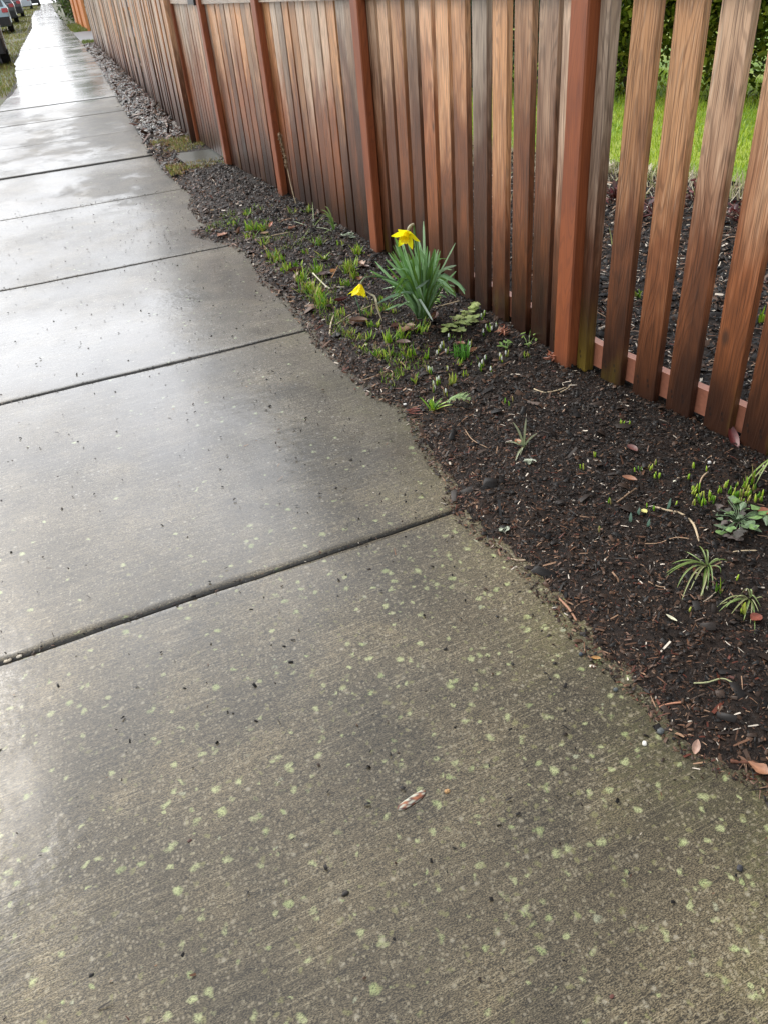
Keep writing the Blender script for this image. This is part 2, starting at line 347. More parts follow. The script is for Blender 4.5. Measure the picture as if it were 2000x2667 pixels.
def npmesh(name, V, F, nper, mat, col=None, smooth=False):
    """V (N,3), F flat loops, nper verts per face array"""
    me = bpy.data.meshes.new(name); me.vertices.add(len(V)); me.vertices.foreach_set('co', V.astype(np.float32).ravel())
    me.loops.add(len(F)); me.loops.foreach_set('vertex_index', F.astype(np.int32))
    st = np.concatenate([[0], np.cumsum(nper)[:-1]]).astype(np.int32)
    me.polygons.add(len(nper)); me.polygons.foreach_set('loop_start', st)
    me.update(calc_edges=True); me.validate()
    if col is not None:
        a = me.color_attributes.new('Col', 'FLOAT_COLOR', 'POINT')
        a.data.foreach_set('color', np.concatenate([col, np.ones((len(col),1))], 1).astype(np.float32).ravel())
    if smooth: me.polygons.foreach_set('use_smooth', [True]*len(me.polygons))
    me.materials.append(mat)
    o = bpy.data.objects.new(name, me); C.objects.link(o); return o
def scatter(TV, TF, P, S, RZ, TX, TY):
    """template verts/faces copied at P with scale S (n,3), rotations"""
    n = len(P); tv = np.array(TV, float); v = tv[None]*S[:,None,:]
    def rot(v, a, i, j):
        c, s_ = np.cos(a)[:,None], np.sin(a)[:,None]; p, q = v[...,i].copy(), v[...,j].copy()
        v[...,i] = p*c-q*s_; v[...,j] = p*s_+q*c
    rot(v, TX, 1, 2); rot(v, TY, 0, 2); rot(v, RZ, 0, 1)
    v += P[:,None,:]
    loops = np.array([i for f in TF for i in f]); L = len(tv)
    F = (loops[None]+np.arange(n)[:,None]*L).ravel(); nper = np.tile([len(f) for f in TF], n)
    return v.reshape(-1,3), F, nper
TENT = ([(-.5,-.5,0),(.5,-.45,0),(.45,.5,0),(-.45,.42,0),(-.25,0,1),(.3,.05,.8)], [(0,1,5,4),(1,2,5),(2,3,4,5),(3,0,4)])
FLAT = ([(-.5,-.5,0),(0,-.45,.25),(.5,-.3,0),(.5,.3,0),(0,.5,.25),(-.5,.4,0)], [(0,1,4,5),(1,2,3,4)])
def rock_t():
    t = (1+5**.5)/2
    v = [(-1,t,0),(1,t,0),(-1,-t,0),(1,-t,0),(0,-1,t),(0,1,t),(0,-1,-t),(0,1,-t),(t,0,-1),(t,0,1),(-t,0,-1),(-t,0,1)]
    f = [(0,11,5),(0,5,1),(0,1,7),(0,7,10),(0,10,11),(1,5,9),(5,11,4),(11,10,2),(10,7,6),(7,1,8),(3,9,4),(3,4,2),(3,2,6),(3,6,8),(3,8,9),(4,9,5),(2,4,11),(6,2,10),(8,6,7),(9,8,1)]
    L = math.sqrt(1+t*t)*2
    return [(a/L*random.uniform(.85,1.1), b_/L*random.uniform(.85,1.1), c/L) for a,b_,c in v], f
ROCK = rock_t()
evV = np.vectorize(ev); gV = np.vectorize(g)
# ------------------------------------------------------------------ ground, sidewalk
def strip(name, ys, xl, xr, dz, mat, nx=8, kind='structure'):
    mb = MB(); n = len(ys)
    for y in ys:
        a, b_ = xl(y), xr(y)
        for i in range(nx+1): mb.v.append((a+(b_-a)*i/nx, y, g(y)+dz)); mb.c.append(None)
    mb.f = [(j*(nx+1)+i, j*(nx+1)+i+1, (j+1)*(nx+1)+i+1, (j+1)*(nx+1)+i) for j in range(n-1) for i in range(nx)]
    o = mb.build(name, mat, smooth=True); tag(o, kind=kind); return o
YS = [-60,-20,-5,0]+[i*2 for i in range(1,56)]+[111,112,115,130,200,400,900]
strip('ground', YS, lambda y:-500, lambda y:500, -.09, M['verge'], 4)
WL = [(-3,-1.42),(10,-1.38),(14.6,-1.36),(15.4,-1.40),(16.6,-1.36),(18.3,-1.25),(19.5,-1.22),(22.8,-1.36),(26,-1.5),(32,-1.52),(38,-1.52),(47,-1.5),(64,-1.9),(80,-2.0),(81,-1.6),(110,-1.9)]
def wl(y): return float(np.interp(y, [a for a,b in WL], [b for a,b in WL]))
strip('street', YS, lambda y:-14, lambda y:-6.2-(.05*max(0,y-20)), -.07, M['asphalt'], 4)
J = [.08,1.925,3.765,5.62,7.78,9.72,11.65,13.7,15.6,17.45,19.35,21.4,23.3,25.3,27.2,29.1,31.0,33.0,34.8,36.6]
while J[-1] < 108: J.append(J[-1]+1.9)
JS = .10
def joint_y(k, x): return J[k]+JS*(x-.1)*(.95 if k < 12 else .7)+.004*math.sin(x*5+k*2)+.003*fbm(x, k*7.3, 4)+.0025*fbm(x, k*2.3, 25)
def sidewalk():
    mb = MB(); gr = []
    for k in range(-1, len(J)-1):
        nearq = k < 5
        nx = 60 if nearq else 24
        off = random.uniform(-.003,.003)*(1 if k < 4 else 2.5); tilt = random.uniform(-.0015,.0015)
        fb = .015 if k == 1 else .010 if k in (0,2) else .010 if k < 5 else .022       # worn front edge
        if k == 0: fb = .02
        vs = [-1,0,.2,.5,1]
        rows = []
        n_in = 10 if nearq else 5
        def rowpos(x, kind, q):
            gp = .006 if k < 5 else .013
            y0 = joint_y(k, x)+gp if k >= 0 else -2.5; y1 = joint_y(k+1, x)-gp
            wear = fb*(1.0+.5*fbm(x, k*3.0, 3)+.35*fbm(x, k*3.0, 17)+(.5*(.8-x)/2 if k == 1 else 0))
            if kind == 'f': 
                d = [(0,-.06),(0.0,-.026),(.25,-.013),(.6,-.0045),(1.0,-.0008)][q]
                return y0+wear*d[0], d[1]*(wear/.016 if q > 1 else 1), [1,1,1,.8,.35][q]
            if kind == 'b':
                d = [(1,0),(.4,-.002),(0,-.007),(0,-.05)][q]
                return y1-.006*d[0], d[1], [.2,.5,.9,1][q]
            f = q; return y0+wear+.02+(y1-y0-wear-.04)*f, 0, 0
        seq = [('f',i) for i in range(5)]+[('m',i/n_in) for i in range(n_in+1)]+[('b',i) for i in range(4)]
        base = len(mb.v)
        for kind, q in seq:
            for i in range(nx+1):
                ym = (J[k] if k >= 0 else -1)+.9
                xl_, xr_ = wl(ym if k > 4 else 0), max(ev(ym) if ym > 10 else 1.25, -2)
                if k > 4: 
                    yq = rowpos(0, kind, q)[0]; xl_, xr_ = wl(yq)+.03*fbm(yq, 1, 1.5), (ev(yq) if yq > 10.2 else .62)
                if k == 4: xr_ = .85
                x = xl_+(xr_-xl_)*i/nx
                y, dz, gm = rowpos(x, kind, q)
                z = g(y)+off+tilt*(y-J[max(k,0)])*2+dz+.0012*fbm(x, y, 2.5)
                mb.v.append((x, y, z)); mb.c.append(None); gr.append(gm)
        R = len(seq)
        mb.f += [(base+j*(nx+1)+i, base+j*(nx+1)+i+1, base+(j+1)*(nx+1)+i+1, base+(j+1)*(nx+1)+i) for j in range(R-1) for i in range(nx)]
        # right and left flanks of the slab
        for side in (0, nx):
            b0 = len(mb.v)
            for j in range(R):
                p = mb.v[base+j*(nx+1)+side]; mb.v += [(p[0],p[1],p[2]-.07), p]; mb.c += [None]*2; gr += [1, 1]
            for j in range(R-1):
                a, b_ = b0+2*j+1, b0+2*j+3
                mb.f.append((a, b_, b0+2*j+2, b0+2*j) if side else (b_, a, b0+2*j, b0+2*j+2))
    o = mb.build('sidewalk', M['concrete'], smooth=True)
    a = o.data.attributes.new('grime', 'FLOAT', 'POINT'); a.data.foreach_set('value', np.array(gr, dtype=np.float32))
    tag(o, kind='structure')
    return o
sidewalk()
strip('subsoil', [-3,0,2,4,6,8,10,14,20,30,40,60,80,110], lambda y:wl(y)-.1, lambda y:ev(y)+.05, -.055, M['soil'], 6)
def soilbed():
    mb = MB()
    ys = list(np.arange(-.6, 3.2, .018))+list(np.arange(3.2, 10.45, .03))
    nx = 90; 
    for y in ys:
        a, b_ = ev(y)-.14, fx(y)+.12
        for i in range(nx+1):
            x = a+(b_-a)*i/nx; z = soilz(x, y)
            if y > 10.2: z -= (y-10.2)*.2
            if y > 8.5: z -= min(1,(y-8.5)/.5)*.012
            mb.v.append((x,y,z)); mb.c.append(None)
    n = len(ys); mb.f = [(j*(nx+1)+i, j*(nx+1)+i+1, (j+1)*(nx+1)+i+1, (j+1)*(nx+1)+i) for j in range(n-1) for i in range(nx)]
    o = mb.build('soil', M['soil'], smooth=True); tag(o, kind='structure')
    mb = MB(); ys = list(np.arange(-1, 13, .1)); nx = 40
    for y in ys:
        a, b_ = fx(min(y,10.02))+.11, 5.0
        for i in range(nx+1):
            x = a+(b_-a)*i/nx; mb.v.append((x,y,g(y)+.035+.02*fbm(x,y,2)+.008*fbm(x,y,12))); mb.c.append(None)
    n = len(ys); mb.f = [(j*(nx+1)+i, j*(nx+1)+i+1, (j+1)*(nx+1)+i+1, (j+1)*(nx+1)+i) for j in range(n-1) for i in range(nx)]
    o = mb.build('garden_soil', M['soil'], smooth=True); tag(o, kind='structure')
soilbed()
def lawn_x(y): return float(np.interp(y, [0,4.9,5.6,7.2,12], [4.9,4.25,3.98,3.55,3.1]))
strip('lawn', list(np.arange(-1,20,.5)), lambda y:lawn_x(y), lambda y:14, .065, M['lawn_base'], 10)
strip('driveway', list(np.arange(31.4,38.7,.5)), lambda y:ev(y)-.02, lambda y:16, .012, M['asphalt'], 4)
# asphalt tongues crossing the verge at left
strip('parking_pad', list(np.arange(27,31.6,.5)), lambda y:-6.8, lambda y:wl(y)-.35, -.06, M['asphalt'], 4)
# ------------------------------------------------------------------ mulch chips
PAL = np.array([(.004,.0036,.0033),(.008,.0065,.0055),(.016,.011,.008),(.034,.021,.014),(.066,.036,.021),(.115,.058,.033),(.23,.14,.085),(.50,.44,.36),(.085,.024,.014)])
def mulch(name, n, xy, size, probs, zfun, label=None, flatfrac=.45, smax=1.0):
    P = np.array(xy); n = len(P)
    z = np.array([zfun(a, b_) for a, b_ in P]); 
    ci = rng.choice(len(PAL), n, p=probs); col = PAL[ci]*rng.uniform(.7,1.35,(n,1))
    fl = (rng.random(n) < flatfrac) | (ci >= 5)
    out = []; cols = []
    for mask, T in ((~fl, TENT), (fl, FLAT)):
        m = mask.sum()
        if not m: continue
        L = np.minimum(size[mask]*rng.lognormal(0,.45,m), size[mask]*(1.7 if name == 'crumbs' else 3)); 
        if T is FLAT: S = np.stack([L*rng.uniform(.8,1.0,m)*np.where(rng.random(m)<.22, 2.9, 1.25), L*rng.uniform(.16,.5,m), L*.25], 1)
        else: S = np.stack([L*rng.uniform(.8,1.6,m), L*rng.uniform(.4,.9,m), L*rng.uniform(.2,.5,m)], 1)
        PP = np.concatenate([P[mask], (z[mask]+rng.uniform(-.001,.006,m))[:,None]], 1)
        v, F, npf = scatter(T[0], T[1], PP, S, rng.uniform(0,2*PI,m), rng.normal(0,.35,m), rng.normal(0,.3,m))
        out.append((v,F,npf)); cols.append(np.repeat(col[mask], len(T[0]), 0))
    off = 0; Vs, Fs, Ns = [], [], []
    for v,F,npf in out: Vs.append(v); Fs.append(F+off); Ns.append(npf); off += len(v)
    o = npmesh(name, np.concatenate(Vs), np.concatenate(Fs), np.concatenate(Ns), M['bits'], np.concatenate(cols))
    tag(o, label, name.replace('_',' '), kind='stuff'); return o
def sample_bed():
    xy = []; sz = []; edge = []
    for y0, y1, dens, s in ((-.3,1.2,21000,.0062),(1.2,2.6,19000,.0064),(2.6,4.2,11000,.0085),(4.2,6.5,5000,.012),(6.5,8.7,3200,.014)):
        A = (y1-y0)*1.25; n = int(dens*A)
        y = rng.uniform(y0,y1,n); u = rng.random(n)
        a = evV(y)-.035; b_ = np.interp(y, [q for q,w in FP], [w for q,w in FP])+.08
        x = a+(b_-a)*u; keep = rng.random(n) < (b_-a)/1.25
        x, y = x[keep], y[keep]; xy.append(np.stack([x,y],1)); sz.append(np.full(len(x), s))
    return np.concatenate(xy), np.concatenate(sz)
xy, sz = sample_bed()
d = xy[:,0]-evV(xy[:,1]); ed = (d < .05+(.36*rng.random(len(d))**1.3)*np.interp(xy[:,1],[.5,1.2,3,5,9],[.5,1.1,1.0,.6,.9]))
mulch('bark_mulch', 0, xy[~ed], sz[~ed], [.22,.24,.21,.14,.08,.045,.015,.028,.022], lambda a,b_: max(soilz(a,b_), g(b_)-.01), 'dark wet bark mulch covering the bed in front of the fence')
mulch('wood_chips', 0, xy[ed], sz[ed]*1.08, [.06,.10,.14,.18,.20,.16,.07,.02,.07], lambda a,b_: max(soilz(a,b_), g(b_)), 'reddish tan shredded chips along the sidewalk edge of the bed', .6)
n = 900; y = rng.uniform(.3,6.5,n); a_ = evV(y); b2_ = np.interp(y, [q for q,w in FP], [w for q,w in FP]); x = a_+(b2_-a_)*rng.random(n)
mulch('bark_flakes', 0, np.stack([x,y],1), np.full(n,.019), [.18,.25,.22,.14,.12,.06,.02,.0,.01], lambda a,b_: max(soilz(a,b_), g(b_))+.003, 'larger dark bark flakes lying on top of the mulch', .35)
# chips behind the fence
n = 60000; y = rng.uniform(1.6,8.6,n); x = np.interp(y, [q for q,w in FP], [w for q,w in FP])+.12+rng.random(n)*2.6
keep = x < np.array([lawn_x(q) for q in y])+.1; x, y = x[keep], y[keep]
mulch('garden_mulch', 0, np.stack([x,y],1), np.full(len(x), .017), [.18,.15,.13,.10,.10,.11,.11,.10,.02], lambda a,b_: g(b_)+.04+.02*fbm(a,b_,2), 'mulch and leaf litter covering the garden bed behind the fence', .5)
# crumbs strewn over the walk
n = 900; y = rng.uniform(.6,8,n)**1.0; dd = rng.exponential(.38,n); x = evV(y)-dd*.9-.01
extra = 1300; y2 = rng.uniform(.5,8.5,extra); x2 = rng.uniform(-1.3,.95,extra)
jx = rng.uniform(-1.2,.95,900); jk = rng.integers(1,5,900); jy = np.array([joint_y(a,b_) for a,b_ in zip(jk,jx)])+rng.normal(0,.007,900)
x = np.concatenate([x,x2,jx]); y = np.concatenate([y,y2,jy]); ok = (x > -1.4) & (x < evV(y)+.02); x, y = x[ok], y[ok]
mulch('crumbs', 0, np.stack([x,y],1), np.full(len(x), .0058), [.34,.25,.16,.10,.05,.04,.02,.02,.02], lambda a,b_: g(b_)+.001, 'dark bark crumbs strewn over the wet sidewalk', .3)
# spill of litter in the two notches and the leaf strip by the paver
n = 4200; y = rng.uniform(8.35,10.35,n); x = evV(y)-.01+rng.random(n)*.62
kp = ~((y>8.72)&(y<9.62)&(x>.82)); y, x = y[kp], x[kp]; n = len(x)
mulch('leaf_litter', 0, np.stack([x,y],1), np.full(n,.024), [.08,.10,.12,.14,.14,.16,.14,.05,.07], lambda a,b_: g(b_)+.012+.012*rng.random(), 'brown leaf litter in the strip around the stone paver', .6)
# ------------------------------------------------------------------ gravel strip
def gravel():
    n = 15000; y = 10.35+(31.3-10.35)*rng.random(n)**1.25; a = evV(y)+.01; b_ = np.interp(y, [10.3,16,24,31.3], [1.06,.99,.86,.72])
    x = a+(b_-a)*rng.random(n); s = rng.uniform(.022,.055,n)*np.interp(y,[10,31],[1,1.35])
    base = np.array([(.16,.16,.155),(.09,.10,.105),(.25,.24,.21),(.05,.05,.055),(.14,.11,.09),(.09,.035,.02),(.42,.41,.38)])
    ci = rng.choice(7, n, p=[.22,.16,.20,.20,.06,.04,.12]); col = base[ci]*rng.uniform(.7,1.2,(n,1))
    P = np.stack([x,y,gV(y)-.004+rng.random(n)*.018],1); S = np.stack([s,s*rng.uniform(.6,1,n),s*rng.uniform(.4,.7,n)],1)
    v,F,npf = scatter(ROCK[0],ROCK[1],P,S,rng.uniform(0,6.3,n),rng.normal(0,.3,n),rng.normal(0,.3,n))
    o = npmesh('gravel', v, F, npf, M['stone'], np.repeat(col,12,0)); tag(o, 'wet grey gravel strip between the sidewalk and the tall grey fence', 'gravel', kind='stuff')
    n = 4200; y = 10.4+20*rng.random(n)**1.3; b_ = np.interp(y, [10.3,16,24,31.3], [1.06,.99,.86,.72]); a = evV(y)
    x = np.where(rng.random(n)<.5, b_-rng.exponential(.07,n), a+(b_-a)*rng.random(n))
    mulch('dead_leaves', 0, np.stack([x,y],1), np.full(n,.04), [0,.02,.08,.2,.25,.2,.05,.0,.2], lambda p,q: g(q)+.02, 'rust brown dead leaves lying on the gravel strip', .8)
gravel()
strip('gravel_bed', list(np.arange(10.3,31.5,.6)), lambda y:ev(y), lambda y:1.3, -.03, M['soil'], 4)
# ------------------------------------------------------------------ grass scatters
def blades(name, x, y, z, h, w, cols, label, kind='stuff', lean=.35):
    T = ([(-.5,0,0),(.5,0,0),(.38,.12,.5),(-.38,.12,.5),(0,.4,1)], [(0,1,2,3),(3,2,4)])
    n = len(x); P = np.stack([x,y,z],1); S = np.stack([w,h,h],1)
    v,F,npf = scatter(T[0],T[1],P,S,rng.uniform(0,6.3,n),rng.normal(0,lean,n),rng.normal(0,.2,n))
    c = np.array(cols)[rng.integers(0,len(cols),n)]*rng.uniform(.75,1.25,(n,1))
    o = npmesh(name, v, F, npf, M['leafy'], np.repeat(c,5,0)); tag(o, label, name.replace('_',' '), kind=kind); return o
n = 60000; y = rng.uniform(3,13,n); lx = np.array([lawn_x(q) for q in y]); x = lx+rng.random(n)*4.2
blades('lawn_grass', x, y, gV(y)+.06, rng.uniform(.03,.07,n), rng.uniform(.005,.010,n), [(.30,.44,.02),(.38,.52,.03),(.20,.33,.02),(.46,.54,.04)], 'bright green lawn grass seen between the pickets')
n = 26000; y = 14.5+95*rng.random(n)**1.5; w_ = np.array([wl(q) for q in y]); x = w_+.02-rng.random(n)*(1.0+y*.06)
ok = ~((y>27)&(y<31)&(x<w_-.35)); x, y = x[ok], y[ok]; n = len(x)
patchy = np.array([fbm(a,b_,.35,3) for a,b_ in zip(x,y)]); ok = patchy > -.25; x, y = x[ok], y[ok]; n = len(x)
blades('verge_grass', x, y, gV(y)-.085, rng.uniform(.05,.12,n), rng.uniform(.008,.02,n)*np.interp(y,[15,100],[1,3]), [(.16,.22,.03),(.24,.24,.05),(.20,.15,.06),(.30,.27,.06)], 'patchy green and yellow grass of the roadside verge')
n = 5200; y = rng.uniform(2.9,6.6,n); x = evV(y)+.06+rng.gamma(2.0,.09,n); pat = np.array([fbm(a,b_,5,9) for a,b_ in zip(x,y)]); ok = (pat > .12) & (x < 1.45); x, y = x[ok], y[ok]; n = len(x)
blades('ground_cover', x, y, np.array([max(soilz(a,b_), g(b_)) for a,b_ in zip(x,y)])-.002, rng.uniform(.012,.035,n), rng.uniform(.003,.006,n), [(.16,.30,.02),(.10,.20,.015),(.24,.34,.04),(.30,.28,.10)], 'thin scatter of tiny green sprouts between the tufts in the bed', lean=.5)
# grass round the paver and driveway edge
n = 5200; y = np.concatenate([rng.uniform(9.55,10.4,n//2), rng.uniform(8.35,8.8,n//2)]); x = ev(9)+.02+rng.random(n)*.66; ok = np.array([fbm(a,b_,4,3) for a,b_ in zip(x,y)]) > rng.normal(-.05,.12,n); x, y = x[ok], y[ok]; n = len(x)
blades('paver_grass', x, y, gV(y)+.02, rng.uniform(.02,.055,n), rng.uniform(.004,.009,n), [(.20,.26,.04),(.34,.30,.08),(.44,.36,.18),(.14,.20,.03),(.30,.16,.07)], 'short yellow green grass around the stone paver')
n = 2600; y = np.concatenate([rng.uniform(30.2,31.5,n//3), rng.uniform(38.6,46,n-n//3)]); x = evV(y)+rng.random(n)*.9
blades('driveway_grass', x, y, gV(y)+.0, rng.uniform(.05,.11,n), rng.uniform(.02,.04,n), [(.12,.20,.03),(.18,.24,.04),(.16,.16,.04)], 'low grass beside the driveway in front of the orange fence')
# ------------------------------------------------------------------ wood members
def member(name, parent, p0, dy, w, t, z0, z1, mat, seed=None, grey=None, dark=None, bev=.0025, lean=0.0, cut=0.0, gl=True):
    """upright board: p0=(x,y) of front near corner; dy=unit vector along the board's face (xy); face width w, thickness t away from the walk"""
    dv = Vector((dy[0],dy[1],0)).normalized(); nv = Vector((dv.y,-dv.x,0))
    if nv.x < 0: nv = -nv
    seed = random.random()*.955 if seed is None else seed; grey = random.random()**1.7 if grey is None else grey; dark = random.random() if dark is None else dark
    ring = [(bev,0),(w-bev,0),(w,bev),(w,t-bev),(w-bev,t),(bev,t),(0,t-bev),(0,bev)]
    per = [0]
    for i in range(8):
        a, b_ = ring[i], ring[(i+1)%8]; per.append(per[-1]+math.hypot(a[0]-b_[0],a[1]-b_[1]))
    zs = [z0, z0+.004]+[z0+(z1-z0)*q/6 for q in range(1,6)]+[z1]
    base = Vector((p0[0],p0[1],0)); me_v=[]; uvs=[]
    wob = random.uniform(-1,1)*.002
    for zi, z in enumerate(zs):
        for i,(a,b_) in enumerate(ring):
            sh = lean*(z-z0)+wob*math.sin(z*2.3+seed*9)
            ins = .0015 if zi == 0 else 0
            me_v.append(base+dv*(a+sh+(ins if a < w/2 else -ins))+nv*(b_+(ins if b_ < t/2 else -ins))+Vector((0,0,z+(cut*(a/w) if zi < 2 else 0))))
    F=[]; UV=[]
    for j in range(len(zs)-1):
        for i in range(8):
            F.append((j*8+i, j*8+(i+1)%8, (j+1)*8+(i+1)%8, (j+1)*8+i))
            UV += [(per[i],zs[j]),(per[i+1],zs[j]),(per[i+1],zs[j+1]),(per[i],zs[j+1])]
    F.append(tuple(range(7,-1,-1))); UV += [(ring[i][0],zs[0]+ring[i][1]) for i in range(7,-1,-1)]
    F.append(tuple((len(zs)-1)*8+i for i in range(8))); UV += [(ring[i][0],zs[-1]+ring[i][1]) for i in range(8)]
    me = bpy.data.meshes.new(name); me.from_pydata([tuple(p-parent.location) for p in me_v], [], F); me.update()
    uvl = me.uv_layers.new(name='UVMap'); uvl.data.foreach_set('uv', np.array(UV,dtype=np.float32).ravel())
    a = me.attributes.new('pk','FLOAT_VECTOR','POINT'); a.data.foreach_set('vector', np.tile([seed,grey,dark],len(me_v)).astype(np.float32))
    me.materials.append(mat)
    o = bpy.data.objects.new(name, me); C.objects.link(o); o.parent = parent
    # face normals point outward
    return o
def beam(name, parent, pts, w, hgt, mat, seed=.5, grey=.9, dark=0.0, side=1):
    """horizontal rail through pts [(x,y,z of bottom)], thickness w (away from the walk), height hgt"""
    V=[]; F=[]; UV=[]; n=len(pts); L=0; Ls=[0]
    for i in range(1,n): L += (Vector(pts[i])-Vector(pts[i-1])).length; Ls.append(L)
    for i,p in enumerate(pts):
        d = Vector(pts[min(i+1,n-1)])-Vector(pts[max(i-1,0)]); d.z = 0; d.normalize(); nv = Vector((d.y,-d.x,0)); nv = nv if nv.x > 0 else -nv
        p = Vector(p)-parent.location
        V += [p, p+nv*w, p+nv*w+Vector((0,0,hgt)), p+Vector((0,0,hgt))]
    cs=[0,w,w+hgt,2*w+hgt,2*w+2*hgt]
    for i in range(n-1):
        for j in range(4):
            F.append((i*4+j, i*4+(j+1)%4, (i+1)*4+(j+1)%4, (i+1)*4+j)); UV += [(cs[j],Ls[i]+2),(cs[j+1],Ls[i]+2),(cs[j+1],Ls[i+1]+2),(cs[j],Ls[i+1]+2)]
    F += [(3,2,1,0), tuple((n-1)*4+j for j in range(4))]; UV += [(0,0)]*8
    me = bpy.data.meshes.new(name); me.from_pydata([tuple(v) for v in V], [], F); me.update()
    uvl = me.uv_layers.new(name='UVMap'); uvl.data.foreach_set('uv', np.array(UV,dtype=np.float32).ravel())
    a = me.attributes.new('pk','FLOAT_VECTOR','POINT'); a.data.foreach_set('vector', np.tile([seed,grey,dark],len(V)).astype(np.float32))
    me.materials.append(mat); o = bpy.data.objects.new(name, me); C.objects.link(o); o.parent = parent
    return o
# ---- red brown picket fence
fence = empty('picket_fence', (fx(5), 5, 0)); tag(fence, 'red brown cedar picket fence with stained posts beside the mulch bed', 'fence')
ZT = 1.52
def fdir(y): 
    a = Vector((fx(y-.02), y-.02, 0)); b_ = Vector((fx(y+.02), y+.02, 0)); return (b_-a).normalized()
posts_y = [2.705, 4.765, 6.71, 8.33]
PY = [.60,.77,.94,1.11,1.28,1.455,1.62,1.775,1.932,2.108,2.276,2.450, 2.640]
greys = {1.932:.35,2.108:.55,2.276:.1,2.450:.05,2.640:.85}
for y in PY:
    w_ = .112 if y < 2.6 else .060
    member('picket', fence, (fx(y)-(0 if y < 2.6 else .012),y), fdir(y), w_, .030 if y < 2.6 else .042, .028 if y < 2.6 else .045, ZT, M['cedar'], grey=greys.get(y, random.random()), dark=.3 if y > 2.6 else random.uniform(.05,.5), cut=0, seed=.97 if y > 2.6 else None)
left = [2.815,2.965,3.135,3.325,3.50,3.672,3.84,4.01,4.18,4.345,4.51,4.675]
for i,y in enumerate(left):
    member('picket', fence, (fx(y)+random.uniform(-.003,.003),y-.012), fdir(y), random.uniform(.118,.132), .028, .03+random.uniform(-.008,.006), ZT, M['cedar'], dark=random.uniform(0,.9), lean=random.uniform(-.004,.004))
y = 4.815
while y < 8.18:
    if not any(abs(y+.05-q) < .0 for q in posts_y):
        pw_ = random.uniform(.118,.14)
        member('picket', fence, (fx(y)+random.uniform(-.004,.004),y), fdir(y), pw_, .026, .028+random.uniform(-.012,.008)+g(y), ZT, M['cedar'], dark=random.uniform(0,.8), lean=random.uniform(-.004,.004))
    y += pw_+random.uniform(.016,.026)
for y in posts_y:
    dv = fdir(y+.04); nv = Vector((dv.y,-dv.x,0)); nv = nv if nv.x > 0 else -nv
    p = Vector((fx(y),y,0))-nv*.056
    member('post', fence, (p.x,p.y), dv, .106, .054, -.03+g(y), 1.60, M['stained'], bev=.006)
beam('bottom_rail', fence, [(fx(q)+.034,q,.065) for q in (.5,1.5,2.62,3.6,4.7,5.7,6.6,8.2)], .038, .10, M['railwood'], seed=.31)
beam('top_rail', fence, [(fx(q)-.028,q,1.385) for q in (.5,1.5,2.70)], .026, .12, M['cedar'], .13, 1.0)
for a, b_ in ((2.81,4.76),(4.87,6.70),(6.82,8.32)):
    beam('top_rail', fence, [(fx(a)-.028,a,1.385),(fx(b_)-.028,b_,1.385)], .026, .12, M['cedar'], random.random(), 1.0)
beam('cap_board', fence, [(fx(q)-.05,q,ZT+.002) for q in (.5,1.5,2.5)], .14, .035, M['cedar'], .7, .9)
# ---- gate
gate = empty('garden_gate', (fx(9.1), 9.1, 0)); tag(gate, 'narrow grey brown picket gate behind the stone paver', 'gate')
y = 8.26
while y < 9.95:
    member('picket', gate, (fx(y)+.0,y), fdir(y), .115, .024, .05+g(y), 1.50, M['cedar'], grey=random.uniform(.5,1), dark=random.uniform(.1,.9)); y += random.choice([.128,.135,.150])
beam('rail', gate, [(fx(8.44)-.028,8.44,1.385),(fx(9.98)-.028,9.98,1.395)], .025, .11, M['cedar'], .9, 1.0)
mb = MB(); mb.box((fx(8.6)-.045,8.62,1.41), (.03,.34,.05), rz=.08, bev=.004); mb.box((fx(8.45)-.06,8.47,1.425), (.03,.05,.09), rz=.08, bev=.004)
rel(gate, mb.build('latch', M['metal_black'], gate))
member('gate_post', gate, (fx(10.0)-.085,10.0), fdir(9.9), .10, .09, -.03+g(10), 1.65, M['cedar'], grey=.25, dark=.1, bev=.005)
member('gate_stop', gate, (fx(9.93)-.03,9.93), fdir(9.9), .05, .15, -.03+g(10), 1.6, M['stained'], bev=.004)
# ---- tall grey fence of the neighbour
nf = empty('board_fence', (1.02, 12, 0)); tag(nf, 'tall weathered grey tan board fence along the gravel strip', 'fence')
def nx_(y): return float(np.interp(y, [10.1,16,24,30.4], [1.065,.995,.865,.735]))
y = 10.16; nb = 0; rest = []
while y < 30.4:
    w_ = random.uniform(.12,.145); dvv = Vector((nx_(y+.1)-nx_(y-.1), .2, 0)).normalized()
    inset = random.choice([0,0,.012,.024])
    if nb < 92:
        member('board', nf, (nx_(y)+inset+random.uniform(-.002,.003),y), dvv, w_, .02, g(y)+.01+random.uniform(-.01,.012), 1.9+g(y), M['cedar'], grey=random.choice([.0,.2,.5,.8,1.0]), dark=random.uniform(-.5,.3), bev=.002, lean=random.uniform(-.003,.003))
    else: rest.append(member('board', nf, (nx_(y)+inset,y), dvv, w_, .02, g(y)+.01, 1.9+g(y), M['cedar'], grey=random.choice([.5,.9,1.0]), dark=-.5, bev=.002))
    nb += 1; y += w_+random.choice([.004,.008,.03])
